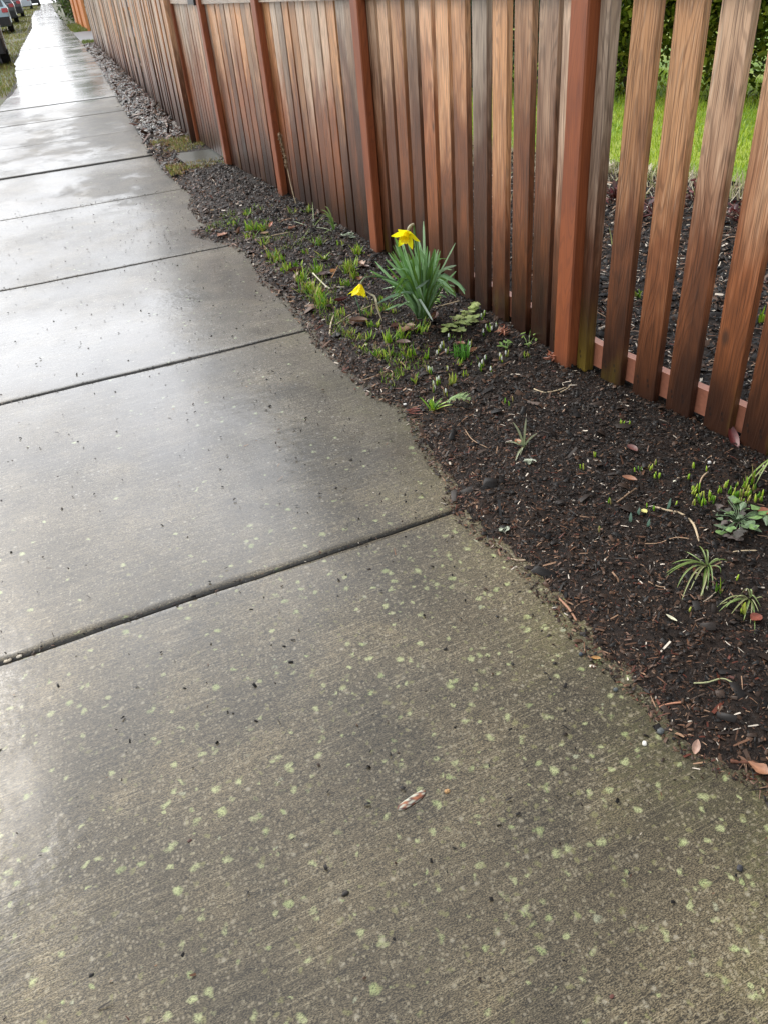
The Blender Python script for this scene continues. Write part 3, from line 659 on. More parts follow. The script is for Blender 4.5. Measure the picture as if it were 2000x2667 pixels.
if len(rest) > 1:
    vs=[];fs=[];uvs=[];pk=[]
    for o in rest:
        off=len(vs); me=o.data; vs+=[tuple(v.co) for v in me.vertices]; fs+=[tuple(i+off for i in p.vertices) for p in me.polygons]
        uvs+=[tuple(l.uv) for l in me.uv_layers[0].data]; pk+=[tuple(a.vector) for a in me.attributes['pk'].data]; bpy.data.objects.remove(o)
    me=bpy.data.meshes.new('far_boards'); me.from_pydata(vs,[],fs); me.update(); me.uv_layers.new(name='UVMap').data.foreach_set('uv',np.array(uvs,dtype=np.float32).ravel())
    me.attributes.new('pk','FLOAT_VECTOR','POINT').data.foreach_set('vector',np.array(pk,dtype=np.float32).ravel()); me.materials.append(M['cedar'])
    o=bpy.data.objects.new('far_boards',me); C.objects.link(o); o.parent=nf; tag(o, kind='stuff')
beam('rail', nf, [(nx_(q)+.05,q,.3+g(q)) for q in (10.2,16,24,30.3)], .04, .09, M['cedar'], .2, .6)
# ---- orange fence
of = empty('orange_fence', (.9, 39, g(39))); tag(of, 'new orange cedar fence beyond the asphalt driveway', 'fence')
def ox(y): return float(np.interp(y, [38.3,47], [.86,.50]))
y = 38.5
while y < 47:
    mb = MB(); mb.box((ox(y)+.02, y+.08, g(y)+.87), (.025,.15,1.7), rz=.04, bev=.003); rel(of, mb.build('board', M['orangewood'], of)); y += .20
for yy in (38.35, 41.4, 44.4):
    mb = MB(); mb.box((ox(yy), yy, g(yy)+.9), (.11,.11,1.85), bev=.006); rel(of, mb.build('post', M['orangewood'], of))
mb = MB(); mb.box((1.9, 38.35, g(38)+.62), (1.9,.05,.10), bev=.004); rel(of, mb.build('rail', M['orangewood'], of))
# ------------------------------------------------------------------ plants
cG1 = [(.15,.31,.012),(.24,.42,.02),(.08,.20,.012),(.34,.48,.04),(.40,.44,.08),(.30,.26,.09)]
def rv(a, b_): return random.uniform(a, b_)
def blade_pts(base, az, h, out, droop=0.0, n=6):
    pts = []
    for i in range(n):
        f = i/(n-1); r = out*(f**1.6 if droop == 0 else f**1.1); z = h*(f-droop*f*f)
        pts.append((base[0]+math.cos(az)*r, base[1]+math.sin(az)*r, base[2]+z))
    return pts
def tuft(name, px, py, h, nb, spread, w, cols, label, cat='plant', group=None, droop=0.0, root=.012, wtaper=True, tip=None, parent=None):
    b_ = at(px, py); e = b_-Vector((0,0,.006)); mb = MB()
    if name in ('bulb_tuft','sprout_tuft'): nb = max(9, int(nb*1.8)); h *= 1.15; root *= 1.35; w *= 1.15; h *= .85; spread *= 1.5
    for i in range(nb):
        az = rv(0,2*PI); r0 = root*math.sqrt(random.random()); a2 = rv(0,6.3)
        hh = h*rv(.7,1.3); s = spread*rv(.2,1.15)
        pts = blade_pts((math.cos(a2)*r0, math.sin(a2)*r0, 0), az, hh, s*hh, droop*rv(.6,1.2) if droop else (rv(.2,.6) if random.random() < .4 else 0))
        c = random.choice(cols); ww = w*rv(.75,1.2)
        ww *= 1.25; mb.ribbon(pts, [ww*.8,ww,ww,ww*.9,ww*.6,ww*.08], (-math.sin(az),math.cos(az),0), .2, tuple(q*.8 for q in c), tip or tuple(q*1.15 for q in c))
    o = mb.build(name, M['leafy']); o.location = e; tag(o, label, cat, group); return o
def c8(a,b_): return 400+a/2.765, 350+b_/2.765
def c7(a,b_): return 800+a/2.765, 500+b_/2.765
def cr(a,b_): return 1500+a/3.318, 1050+b_/3.318
# row along the walk, left of the daffodils
LA = 'bright green young bulb tuft in the row between the sidewalk chips and the post'
for a,b_,h,n in [(675,585,.05,9),(575,650,.05,8),(700,690,.06,12),(745,690,.06,14),(800,690,.06,12),(700,740,.045,8),(800,790,.05,12),(870,890,.06,11),(905,915,.055,10),(965,975,.055,12),(1020,960,.05,8),(1060,1060,.07,12),(1100,1130,.08,14),(1180,1190,.08,16),(1230,1240,.07,14)]:
    tuft('bulb_tuft', *c8(a,b_), h, n, .5, .0065, cG1, LA, group='young bulb tufts in a row along the bed edge', root=.03)
LB = 'loose green sprout tuft in the dark mulch between the tuft row and the fence'
for a,b_,h,n in [(1190,790,.06,8),(1180,990,.075,9),(1430,980,.07,16),(1480,860,.06,14),(1110,560,.06,8),(1000,570,.05,7),(1395,1090,.05,10),(1100,860,.04,5),(820,630,.03,6),(1350,800,.035,5)]:
    tuft('sprout_tuft', *c8(a,b_), h, n, .5, .006, cG1, LB, group='sprout tufts in the mulch below the second post', root=.025)
tuft('star_tuft', *c8(1230,905), .07, 12, 1.2, .008, cG1, 'star shaped green tuft alone in the mulch, second post behind it', 'plant', droop=.45)
LC = 'small bright green sprout tuft in the mulch below the nodding daffodil'
for a,b_,h,n in [(60,740,.07,13),(110,810,.08,14),(80,600,.07,9),(300,580,.07,14),(350,620,.07,12),(240,890,.04,12),(310,1020,.04,9),(450,890,.05,9),(560,860,.05,9),(480,970,.045,8),(370,1070,.04,8),(450,1060,.04,7),(600,1080,.06,8),(690,1060,.07,9),(820,1010,.06,9),(740,1000,.05,7),(500,1180,.04,7),(570,1180,.05,8),(400,1120,.03,6),(640,1250,.035,5),(860,960,.04,6)]:
    tuft('sprout_tuft', *c7(a,b_), h, n, .45, .0055, cG1, LC, group='sprout tufts around the nodding daffodil', root=.022)
LD = 'short green shoots poking out of the mulch in front of the daffodil clump'
for a,b_,h,n in [(760,1190,.06,6),(720,1180,.05,4),(640,870,.03,5),(530,780,.03,4),(850,1200,.05,4),(770,1370,.05,7),(1080,1250,.035,4),(1040,1380,.05,8),(1140,1320,.03,3),(1575,1190,.03,3)]:
    tuft('sprout_tuft', *c7(a,b_), h, n, .3, .0055, cG1, LD, group='short shoots before the daffodil clump', root=.014)
tuft('dense_tuft', *c7(1110,1190), .07, 30, .6, .006, [(.06,.20,.02),(.10,.28,.03)], 'dense dark green tuft right of the short shoots, in front of the daffodils', 'plant', root=.03)
tuft('star_tuft', *c7(905,1570), .055, 14, 1.1, .009, cG1, 'star shaped green tuft beside the conifer sprig at the bed edge', 'plant', droop=.35)
# onion-like plants with long arching leaves
def arching(px, py, leaves, w, cols, label, depth=0.0, name='grass_clump'):
    b_ = at(px, py); mb = MB()
    for lf in leaves:
        tx, ty, hgt = lf[:3]
        q = at(tx, ty); v = q-b_; mid = b_+v*rv(.3,.6)+Vector((rv(-.02,.02),rv(-.02,.02),hgt*rv(.7,1.2))); end = b_+v+Vector((0,0,lf[3] if len(lf) > 3 else .004))
        pts = []
        for i in range(8):
            f = i/7; p = b_*(1-f)**2+mid*2*f*(1-f)+end*f*f; pts.append(p-b_)
        d = Vector((v.x,v.y,0)).normalized() if v.length > .01 else Vector((1,0,0)); c = random.choice(cols); ww = w*rv(.8,1.2)
        mb.ribbon(pts, [ww]*5+[ww*.85,ww*.6,ww*.2], (-d.y,d.x,0), .3, tuple(q_*.8 for q_ in c), tuple(min(1,q_*1.25) for q_ in c))
    o = mb.build(name, M['leafy']); o.location = b_-Vector((0,0,.004)); tag(o, label, 'plant'); return o
cO = [(.17,.24,.06),(.22,.29,.10),(.13,.21,.04),(.28,.30,.13)]
L = [(820,1390,.05),(770,1470,.06),(765,1500,.05),(870,1590,.06),(910,1700,.07),(1060,1700,.05),(1090,1660,.05),(1130,1620,.04),(1245,1470,.05),(1320,1370,.04),(1250,1420,.05),(930,1275,.03),(1050,1230,.05),(1100,1280,.04),(980,1620,.06),(1180,1600,.04),(850,1440,.05)]
arching(*cr(1130,1400), [(*cr(a,b_),h) for a,b_,h in L], .0046, cO, 'large arching grassy clump with long thin curved leaves right of the bed middle')
L = [(1210,1765,.05),(1230,1800,.05),(1280,1780,.05),(1330,1830,.04),(1440,1890,.05),(1500,1900,.04),(1540,1990,.04),(1590,1760,.05),(1600,1690,.05),(1350,1700,.05),(1240,1740,.06),(1300,1740,.04),(1580,1820,.04),(1420,1650,.05),(1470,1620,.05)]
arching(*cr(1500,1700), [(*cr(a,b_),h) for a,b_,h in L], .0040, cO, 'wilted arching grassy clump nearest the right edge of the photo')
def c1(a,b_): return 1100+a/3.318, 1000+b_/3.318
b0 = at(*c1(872,545)); mb = MB()
for tx,ty,k_ in ((893,290,0),(780,322,0),(985,420,0),(708,520,1),(790,505,1),(800,665,1),(842,618,1)):
    q = near(*c1(tx,ty), b0, rv(-.02,.02)) if not k_ else at(*c1(tx,ty))+Vector((0,0,.006)); v = q-b0
    mid = v*.5+(Vector((0,0,.03)) if k_ else Vector((v.x*-.25,v.y*-.25,.01)))
    pts = [mid*2*f*(1-f)+v*f*f for f in [i/7 for i in range(8)]]; mb.ribbon(pts, [.0075]*5+[.0065,.005,.002], (.95,-.3,0), .2, (.20,.25,.12), (.36,.38,.24))
o = mb.build('grey_sprout', M['leafy']); o.location = b0-Vector((0,0,.004)); tag(o, 'lone pale grey green sprout with seven splayed leaves in the middle of the mulch', 'plant')
L = [(1010,640,.02,.02),(1030,790,.03),(1050,780,.03),(1080,770,.03),(1220,630,.05,.03),(1155,570,.02,.09),(1240,610,.03,.04),(1100,700,.03),(1140,740,.02),(1290,700,.03)]
arching(*c8(1150,670), [(*c8(a,b_),*r) for a,b_,*r in L], .006, cO, 'spidery grey green clump in the mulch left of the third fence section')
b0 = at(*c8(1300,690)); mb = MB()
for tx,ty,off in ((1235,520,0),(1205,545,0),(1210,570,-.02),(1240,590,0),(1260,620,0),(1225,715,-.08),(1330,650,.02),(1290,600,.0),(1200,630,-.06)):
    q = near(*c8(tx,ty), b0, off); v = q-b0; mid = Vector((v.x*.2,v.y*.2,v.z*.9+.02)); pts = [mid*2*f*(1-f)+v*f*f for f in [i/7 for i in range(8)]]
    mb.ribbon(pts, [.009]*5+[.008,.006,.002], (.95,-.3,0), .2, (.12,.24,.04), (.28,.36,.14))
o = mb.build('grass_clump', M['leafy']); o.location = b0; tag(o, 'tall leaning grassy clump against the pickets left of the second post', 'plant')
# white-tipped shoots (snowdrops)
def shoot(px, py, h, white, label, group, n=2, cols=cG1, w=.006):
    b_ = at(px, py); mb = MB()
    for i in range(n):
        az = rv(0,6.3); c = random.choice(cols); x0 = rv(-.006,.006)*n/2; y0 = rv(-.006,.006)
        pts = blade_pts((x0,y0,-.004), az, h*rv(.8,1.1), h*.12, 0, 4)
        mb.tube(pts, [w*.38,w*.48,w*.45,w*.2], 5, [tuple(min(1,q*2.2+.12) for q in c) if (white==2 and j==0) else tuple(q*(1+.1*j) for q in c) for j in range(4)])
    o = mb.build('shoot' if white != 1 else 'snowdrop', M['leafy'], smooth=True); o.location = b_; tag(o, label, 'shoot' if white != 1 else 'flower', group)
    if white == 1:
        m2 = MB(); top = Vector(pts[-1]); q = top+Vector((rv(-.004,.004),rv(-.004,.004),0))
        m2.tube([q, q+Vector((0,0,-.006)), q+Vector((0,0,-.016)), q+Vector((0,0,-.022))], [.0012,.0038,.0045,.0012], 6, (.78,.80,.74))
        m2.build('bud', M['leafy'], o, smooth=True)
    return o
WL1 = 'white budded snowdrop in the dark mulch between the lime leaf patch and the big post'
for a,b_ in [(1260,930),(1290,1000),(1310,1010),(1350,985),(1270,1035),(1272,905),(1400,1225),(1440,1185),(1262,1260),(1292,1230),(1315,1310),(1250,1290),(1388,1220),(1320,1000)]:
    shoot(*c7(a,b_), .042, 1, WL1, 'snowdrops near the lime leaf patch')
WL2 = 'white budded snowdrop in the mulch between the daffodil clump and the conifer sprig'
for a,b_ in [(935,1180),(955,1150),(980,1125),(1005,1170),(1015,1075),(1180,1110),(870,1310),(885,1320),(912,1415),(940,1390),(948,1380),(900,1445),(1002,1300),(995,1470),(865,1300)]:
    shoot(*c7(a,b_), .04, 1, WL2, 'snowdrops before the daffodil clump')
WL3 = 'tiny green shoot among the three in the mulch right of the conifer sprig'
for a,b_ in [(1415,1525),(1458,1550),(1480,1515)]: shoot(*c7(a,b_), .032, 2, WL3, 'three shoots right of the sprig')
WL4 = 'tiny green shoot of the trio just below the near fence rail'
for a,b_ in [(385,175),(408,185),(455,185)]: shoot(*cr(a,b_), .022, 2, WL4, 'trio of shoots below the near fence')
WL5 = 'tiny pale based green shoot in the loose band across the right hand mulch'
for a,b_ in [(150,465),(45,568),(510,600),(545,585),(615,565),(640,578),(690,528),(668,650),(680,640),(715,640),(1005,555),(1127,588),(962,655),(290,860),(612,915),(668,930),(852,888),(190,1105),(985,1805),(1375,1525)]:
    shoot(*cr(a,b_), .026, 2, WL5, 'scattered shoots in the right hand mulch', n=random.choice([1,2]))
WL6 = 'bright green shoot in the dense patch above the grey leaved weed rosette'
for a,b_ in [(1000,775),(1020,790),(1043,770),(1025,880),(1060,820),(1080,830),(1070,860),(1100,890),(1155,820),(1165,850),(1190,870),(1240,770),(1278,742),(1340,790),(1350,810),(1385,730),(1390,820),(1430,800),(1440,780),(1450,740),(1455,790),(1478,770),(1420,820),(1530,760),(1560,850),(1600,820),(1320,865),(1365,875),(1420,870),(1480,865),(1545,870),(1500,800),(1590,850)]:
    shoot(*cr(a,b_), rv(.022,.038), 2, WL6, 'dense shoots above the weed rosette', n=random.choice([2,3]))
for lb,(a,b_) in (('tall green shoot behind the dense shoot patch, left of its pair',(1455,740)),('tall green shoot behind the dense shoot patch, at the right photo edge',(1525,700))):
    tuft('tall_shoot', *cr(a,b_), .07, 4, .3, .006, cG1, lb, root=.006)
tuft('tall_shoot', *cr(1225,1650), .055, 7, .25, .006, cG1, 'upright green shoot cluster just right of the large arching clump', root=.01)
tuft('tall_shoot', *cr(1420,1830), .05, 5, .15, .007, cG1, 'stout yellow green shoot inside the wilted clump at the right edge', root=.008)
cB = [(.10,.20,.13),(.13,.24,.16)]
for lb,(a,b_,h) in zip(('blue green leaf tip leftmost of the four in the right mulch','blue green leaf tip second of the four, above the yellow petal','tallest blue green leaf tip of the four','blue green leaf tip lowest of the four, beside the yellow petal'), [(465,1025,.035),(530,965,.03),(790,925,.045),(615,1070,.032)]):
    b1 = at(*cr(a,b_)); mb = MB(); pts = blade_pts((0,0,-.004), rv(0,6), h, h*.2, 0, 6); mb.ribbon(pts, [.009,.010,.010,.009,.006,.001], (.95,-.3,0), .2, cB[0], (.20,.32,.24)); o = mb.build('leaf_tip', M['leafy']); o.location = b1; tag(o, lb, 'leaf tip')
# ------------------------------------------------------------------ daffodil clump
db = at(1112, 838); daf = empty('daffodil_clump', db); tag(daf, 'large clump of strap leaved daffodils with a yellow flower against the fence', 'daffodil')
fol = MB(); cD = [(.17,.30,.13),(.24,.41,.20),(.33,.50,.30),(.12,.25,.07)]
def strap(path, w=.0145, c=None, tipc=None, off=0.0, twist=None):
    """path: list of crop-7 points from base to tip"""
    P0 = [near(*c7(a,b_), db, off*i/(len(path)-1)) for i,(a,b_) in enumerate(path)]
    pts = []; m = 10; n = len(P0)
    for i in range(m):
        t = i/(m-1)*(n-1); k_ = min(int(t), n-2); f = t-k_
        p0 = P0[max(k_-1,0)]; p1 = P0[k_]; p2 = P0[k_+1]; p3 = P0[min(k_+2,n-1)]
        pts.append(.5*((2*p1)+(p2-p0)*f+(2*p0-5*p1+4*p2-p3)*f*f+(3*p1-p0-3*p2+p3)*f**3)-db)
    c = c or random.choice(cD); tw = twist if twist is not None else rv(-.6,.6); sd = Vector((math.cos(tw),-math.sin(tw),rv(-.1,.1)))
    ws = [w*.7,w*.85,w,w,w,w,w,w*.95,w*.75,w*.22]
    fol.ribbon(pts, ws, sd, .16, tuple(q*.9 for q in c), tipc or tuple(q*1.35 for q in c))
BX, BY = 830, 905
for tip in [((840,560),(835,210)),((800,600),(765,245)),((845,640),(862,390)),((880,650),(922,415)),((770,620),(690,390)),((740,620),(632,380)),((730,640),(628,472)),((690,620),(565,482)),((790,560),(725,380)),((800,520),(770,290)),((835,560),(800,345)),((890,680),(893,475)),((860,560),(812,420)),((760,640),(665,300)),((720,560),(627,320))]:
    strap([(BX+rv(-25,25),BY),*tip], off=rv(-.09,.09))
strap([(BX+25,BY),(905,680),(985,520),(1065,366)], off=-.05)
strap([(BX+10,BY),(880,700),(960,570),(1070,528)], off=.02, tipc=(.32,.42,.28))
strap([(BX+30,BY),(920,720),(1000,640),(1070,570)], off=-.04)
strap([(BX+20,BY),(900,640),(960,590),(1060,640),(1138,710)], off=.0, tipc=(.14,.27,.15))
strap([(BX+20,BY),(890,660),(950,600),(1080,660),(1132,735)], off=-.06)
strap([(BX+30,BY),(920,690),(960,660),(1050,745)], w=.007, off=-.06)
strap([(BX,BY),(825,700),(850,545),(922,545)], w=.011, tipc=(.40,.46,.36), off=.03)
strap([(BX-30,BY),(740,760),(620,640),(490,500)], off=-.02)
strap([(BX-30,BY),(740,770),(600,650),(455,565)], w=.015, off=-.08)
strap([(BX-35,BY),(730,760),(660,670),(520,610)], w=.011, off=-.12)
strap([(BX-20,BY),(790,760),(710,720),(600,752),(512,800)], w=.014, off=-.14, tipc=(.17,.30,.20))
strap([(BX-20,BY),(770,780),(700,742),(640,765),(595,795)], w=.011, off=-.06)
strap([(BX-20,BY),(760,760),(680,690),(602,645)], w=.012, off=-.06)
strap([(BX+5,BY),(850,740),(875,632),(830,665),(780,695)], w=.014, off=-.16, tipc=(.22,.33,.26))
strap([(BX,BY),(800,820),(800,765),(850,840),(900,925)], w=.011, off=-.20, tipc=(.46,.55,.46), c=(.20,.30,.19))
for i in range(120):
    tx = random.gauss(800,85); ty = rv(380,740); sg_ = 1 if tx > BX-20 else -1; strap(([(BX+rv(-40,40),BY+rv(-8,8)),(BX+(tx-BX)*.4+rv(-20,20),BY-(BY-ty)*.5),(tx,ty)] if i%5 else [(BX+rv(-30,30),BY),(BX+sg_*rv(30,60),BY-rv(160,260)),(BX+sg_*rv(90,140),BY-rv(230,320)),(BX+sg_*rv(170,240),BY-rv(130,220))]), w=rv(.010,.014), off=rv(-.15,.15), c=random.choice(cD+[(.10,.20,.03),(.07,.15,.03)]))
for tx,ty in ((540,700),(575,560),(600,760),(640,560),(560,850),(1010,480),(1040,560),(1000,760),(960,800),(700,500),(930,520),(980,640),(650,830),(1060,680)):
    strap([(BX+rv(-30,30),BY),(BX+(tx-BX)*.45,BY-(BY-ty)*.75-60),(tx,ty)], w=rv(.009,.013), off=rv(-.16,.12))
fol.build('foliage', M['leafy'], daf)
def tsm(P0, m=14):
    pts = []; n = len(P0)
    for i in range(m):
        t = i/(m-1)*(n-1); k_ = min(int(t), n-2); f = t-k_
        p0 = P0[max(k_-1,0)]; p1 = P0[k_]; p2 = P0[k_+1]; p3 = P0[min(k_+2,n-1)]
        pts.append(.5*((2*p1)+(p2-p0)*f+(2*p0-5*p1+4*p2-p3)*f*f+(3*p1-p0-3*p2+p3)*f**3))
    return pts
def flower(parent, base, axis, s=1.0, opening=.75, roll=0.0):
    """six tepals and a frilled trumpet; axis = direction the flower faces"""
    ax = Vector(axis).normalized(); a = ax.orthogonal().normalized(); b_ = ax.cross(a)
    fl = bpy.data.objects.new('flower', None)
    mp = MB()
    for i in range(6):
        t = roll+i*PI/3; rd = a*math.cos(t)+b_*math.sin(t); sd = ax.cross(rd); op = opening*rv(.85,1.15); Lp = .048*s*rv(.9,1.08)
        pts = []
        for j in range(7):
            f = j/6; pts.append(base+ax*(Lp*f*math.cos(op)+.004*math.sin(f*3))+rd*(.004*s+Lp*f*math.sin(op)*(1+.15*f)))
        mp.ribbon(pts, [.006*s,.015*s,.022*s,.024*s,.020*s,.012*s,.002*s], sd, -.14)
    petals = mp.build('flower', M['petal'], parent, smooth=True)
    mt = MB(); rings = [(0,.006),(.008,.009),(.020,.0105),(.030,.0125),(.035,.0165)]; n = 24; vs = []
    for zi,(z,r) in enumerate(rings):
        for j in range(n):
            t = 2*PI*j/n; rr = r*s*(1+(.14*math.sin(t*7) if zi == 4 else .04*math.sin(t*7) if zi == 3 else 0))
            vs.append(base+ax*(z*s+(.0022*math.sin(t*9) if zi == 4 else 0))+a*math.cos(t)*rr+b_*math.sin(t)*rr)
    fs = [(i*n+j,i*n+(j+1)%n,(i+1)*n+(j+1)%n,(i+1)*n+j) for i in range(4) for j in range(n)]; mt.add(vs, fs)
    mt.build('trumpet', M['trumpet'], petals, smooth=True)
    return petals
stem_c = (.09,.19,.05)
f1 = near(*c7(722,285), db, -.06)
sp = [near(*c7(a,b_), db, -.03) for a,b_ in ((BX-10,BY),(800,620),(775,330),(766,240))]+[near(*c7(745,242), db, -.045), f1]
ms = MB(); ms.tube([p-db for p in tsm(sp)], [.0042]*9+[.0036,.003,.0032,.004,.0045], 7, stem_c); ms.build('stem', M['leafy'], daf, smooth=True)
ms = MB(); ms.tube([p-db for p in tsm([near(*c7(768,232), db, -.04), near(*c7(750,238), db, -.045), near(*c7(730,262), db, -.055), f1])], [.002]+[.006]*4+[.0072]*5+[.006]*3+[.004], 7, (.42,.38,.24)); ms.build('spathe', M['leafy'], daf, smooth=True)
toc = (Vector((0,0,CAMH))-f1).normalized()
dn = near(*c7(700,340), db, -.09)-f1
flower(daf, f1-db, dn.normalized()*1.0+toc*.2, 1.45, .82, .3)
# nodding lower daffodil bending out of the clump
f2 = near(*c7(385,665), db, -.16)
sp = [near(*c7(a,b_), db, o_) for a,b_,o_ in ((BX-40,BY,-.02),(745,760,-.04),(640,650,-.08),(520,612,-.12),(430,612,-.15),(398,640,-.16))]+[f2]
ms = MB(); ms.tube([p-db for p in tsm(sp,18)], [.004]*10+[.0035]*4+[.0042,.005,.0055,.005], 7, [(.07,.15,.05)]*11+[(.16,.22,.10)]*4+[(.36,.36,.22)]*3); ms.build('stem', M['leafy'], daf, smooth=True)
flower(daf, f2-db, (near(*c7(370,745), db, -.17)-f2).normalized()+.12*toc, 1.42, .62, .1)
wl_b = at(*c7(540,935))
mb = MB(); P0 = [near(*c7(415,708), db, -.18), near(*c7(455,735), db, -.18), near(*c7(487,755), db, -.19), near(*c7(505,830), db, -.2), wl_b+Vector((0,0,.004))]
mb.ribbon([p-db for p in tsm(P0,12)], [.003,.004,.005,.008,.010,.010,.010,.010,.009,.008,.006,.003], (.95,-.3,0), .3, (.40,.36,.24), (.55,.50,.34))
o = mb.build('withered_leaf', M['leafy'], daf); tag(o, 'withered straw coloured leaf hanging below the nodding flower')
b1 = at(*c7(392,905)); mb = MB(); mb.tube([Vector((0,0,0)), near(*c7(380,850),b1)-b1, near(*c7(348,755),b1)-b1], [.004,.0035,.002], 6, (.09,.19,.08)); o = mb.build('flower_stalk', M['leafy'], smooth=True); o.location = b1; tag(o, 'single blue green stalk rising under the nodding daffodil flower', 'plant')
# ------------------------------------------------------------------ leaves, twigs, weeds
def leafmesh(mb, c, L, W, rz, tilt, curl, col, lobes=0, seg=7, twist=0.0):
    """curled leaf lying about c"""
    cs, sn = math.cos(rz), math.sin(rz); vs = []; m = 2
    prof = []
    for i in range(seg+1):
        f = i/seg; w = math.sin(PI*min(1,f*.93+.05))**.8*W/2
        if lobes: w *= 1+.35*math.sin(f*PI*lobes*2)
        prof.append((f-.5, w))
    cc = []
    for u, w in prof:
        for j in range(-m, m+1):
            v = j/m; x = u*L; y = v*w; z = curl*(v*v)*w*1.2+curl*L*.35*(2*u)**2*.5+rv(-.04,.04)*w
            X = x*math.cos(tilt)-z*math.sin(tilt); Z = x*math.sin(tilt)+z*math.cos(tilt)
            vs.append((c[0]+X*cs-y*sn, c[1]+X*sn+y*cs, c[2]+Z)); k_ = rv(.75,1.2)*(1.25 if j == 0 else 1); cc.append(tuple(q*k_ for q in col))
    n = 2*m+1; fs = [(i*n+j,i*n+j+1,(i+1)*n+j+1,(i+1)*n+j) for i in range(seg) for j in range(n-1)]
    mb.add(vs, fs, cc)
def leaf(px, py, L, W, col, label, rz=None, tilt=0.0, curl=.35, lobes=0, cat='leaf'):
    b_ = at(px, py)+Vector((0,0,.010)); mb = MB(); leafmesh(mb, (0,0,0), L, W, rv(0,6.3) if rz is None else rz, tilt, curl, col, lobes)
    o = mb.build('fallen_leaf', M['leafy'], smooth=True); o.location = b_; tag(o, label, cat); return o
RB=(.10,.032,.016); BR=(.14,.075,.045); TN=(.42,.26,.17); PK=(.45,.20,.12)
leaf(*c7(915,925), .11, .04, RB, 'curled russet brown leaf lying at the foot of the daffodil clump', rz=1.0, curl=.8)
leaf(*c7(800,850), .07, .02, (.13,.04,.015), 'narrow rust brown leaf stuck upright in the daffodil stems', rz=.3, tilt=1.2)
leaf(*c7(370,950), .10, .05, BR, 'brown curled leaf at the foot of the single stalk', curl=.7)
leaf(*c7(330,960), .06, .04, (.26,.17,.13), 'dull tan leaf left of the brown curled one below the nodding flower', curl=.5)
leaf(*c7(250,795), .09, .035, (.07,.012,.01), 'glossy dark red leaf between the tuft row and the nodding flower', rz=.1, curl=.7)
leaf(*c7(690,1020), .07, .045, TN, 'pale tan crumpled leaf below the daffodil clump', curl=.8, lobes=2)
leaf(*c7(740,980), .05, .03, (.5,.38,.28), 'pale cream leaf scrap right of the crumpled tan leaf', curl=.6)
leaf(*c7(760,1010), .07, .04, (.11,.05,.035), 'dark brown leaf beside the pale scraps below the daffodils', curl=.5)
leaf(*c7(690,1100), .07, .045, (.16,.10,.08), 'dusky brown leaf under the short shoots below the daffodils', curl=.4)
leaf(*c7(640,980), .06, .04, (.13,.06,.045), 'brown leaf among the sprouts left of the crumpled tan leaf', curl=.5)
leaf(*c7(380,640), .06, .04, (.20,.09,.04), 'orange brown leaf above the neck of the nodding flower', curl=.5)
leaf(*c7(395,535), .07, .045, TN, 'tan torn leaf in the tufts at the foot of the second post', curl=.7, lobes=2)
leaf(*c7(420,550), .06, .03, (.10,.045,.03), 'dark leaf behind the tan torn leaf at the second post', curl=.5)
leaf(*c8(1040,1000), .10, .05, (.06,.022,.018), 'dark maroon leaf arched over the tuft row', rz=.1, curl=.8)
leaf(*c8(1030,1030), .06, .03, (.45,.33,.27), 'pale pinkish leaf standing under the dark maroon leaf', curl=.4, tilt=.6)
leaf(*c8(1140,1100), .05, .03, PK, 'orange pink leaf scrap right of the tuft row', curl=.6)
leaf(*c8(500,735), .09, .06, (.48,.26,.18), 'salmon pink leaf lying on the mulch spill at the sidewalk notch', curl=.3, lobes=2)
leaf(*c8(618,710), .07, .05, (.13,.045,.02), 'upright rust brown leaf right of the salmon pink leaf', tilt=.9, curl=.5)
leaf(*c8(805,725), .06, .03, (.5,.35,.22), 'cream leaf scrap in the tufts above the pale stalk', curl=.6)
leaf(*c8(850,660), .05, .03, (.42,.13,.07), 'small orange red leaf behind the dense tuft row', tilt=.6)
leaf(*c8(1000,685), .07, .045, (.26,.12,.07), 'reddish torn leaf left of the spidery grey green clump', lobes=2)
leaf(*c8(1230,1020), .09, .06, (.13,.09,.085), 'dull mauve brown leaf right of the lone sprout in the mulch', curl=.3)
leaf(*c7(30,670), .05, .04, (.40,.22,.15), 'tan leaf scrap at the left end of the tuft row')
leaf(*c7(190,590), .05, .03, (.50,.27,.12), 'orange seed husk at the end of a thin twig', curl=1.0)
leaf(*c7(1105,1105), .04, .03, (.30,.11,.08), 'reddish leaf scrap right of the lime green leaf patch')
leaf(*c7(1190,1160), .06, .03, (.22,.10,.05), 'light brown leaf behind the dense dark green tuft', curl=.6)
leaf(*c1(820,520), .035, .025, (.45,.19,.10), 'orange leaf scrap under the lone grey green sprout')
leaf(*cr(480,415), .05, .03, (.15,.06,.05), 'dull red leaf in the mulch below the near pickets', curl=.4)
leaf(*cr(455,680), .05, .025, (.34,.16,.09), 'brown leaf scrap above the blue green leaf tips', curl=.6)
leaf(*cr(1345,330), .11, .035, (.13,.03,.028), 'dark red leaf wedged under the right hand pickets', rz=1.2, tilt=.5, curl=.6)
leaf(*cr(582,955), .022, .02, (.62,.58,.20), 'pale yellow petal between the blue green leaf tips', curl=.2)
leaf(*cr(1610,965), .05, .035, (.30,.11,.06), 'orange leaf scrap right of the weed rosette')
leaf(*cr(1545,1880), .035, .03, (.24,.07,.045), 'orange red scrap below the wilted clump at the right edge')
leaf(*cr(815,1880), .035, .010, (.62,.60,.42), 'pale cream leaf sliver in the mulch below the large arching clump', curl=.3)
leaf(1970, 2008, .045, .028, (.33,.16,.09), 'salmon brown leaf at the sidewalk edge by the right photo border', curl=.3, lobes=1)
leaf(1810, 1953, .035, .018, (.42,.26,.19), 'small tan leaf at the mulch edge above the lichen spots', curl=.5, tilt=.4)
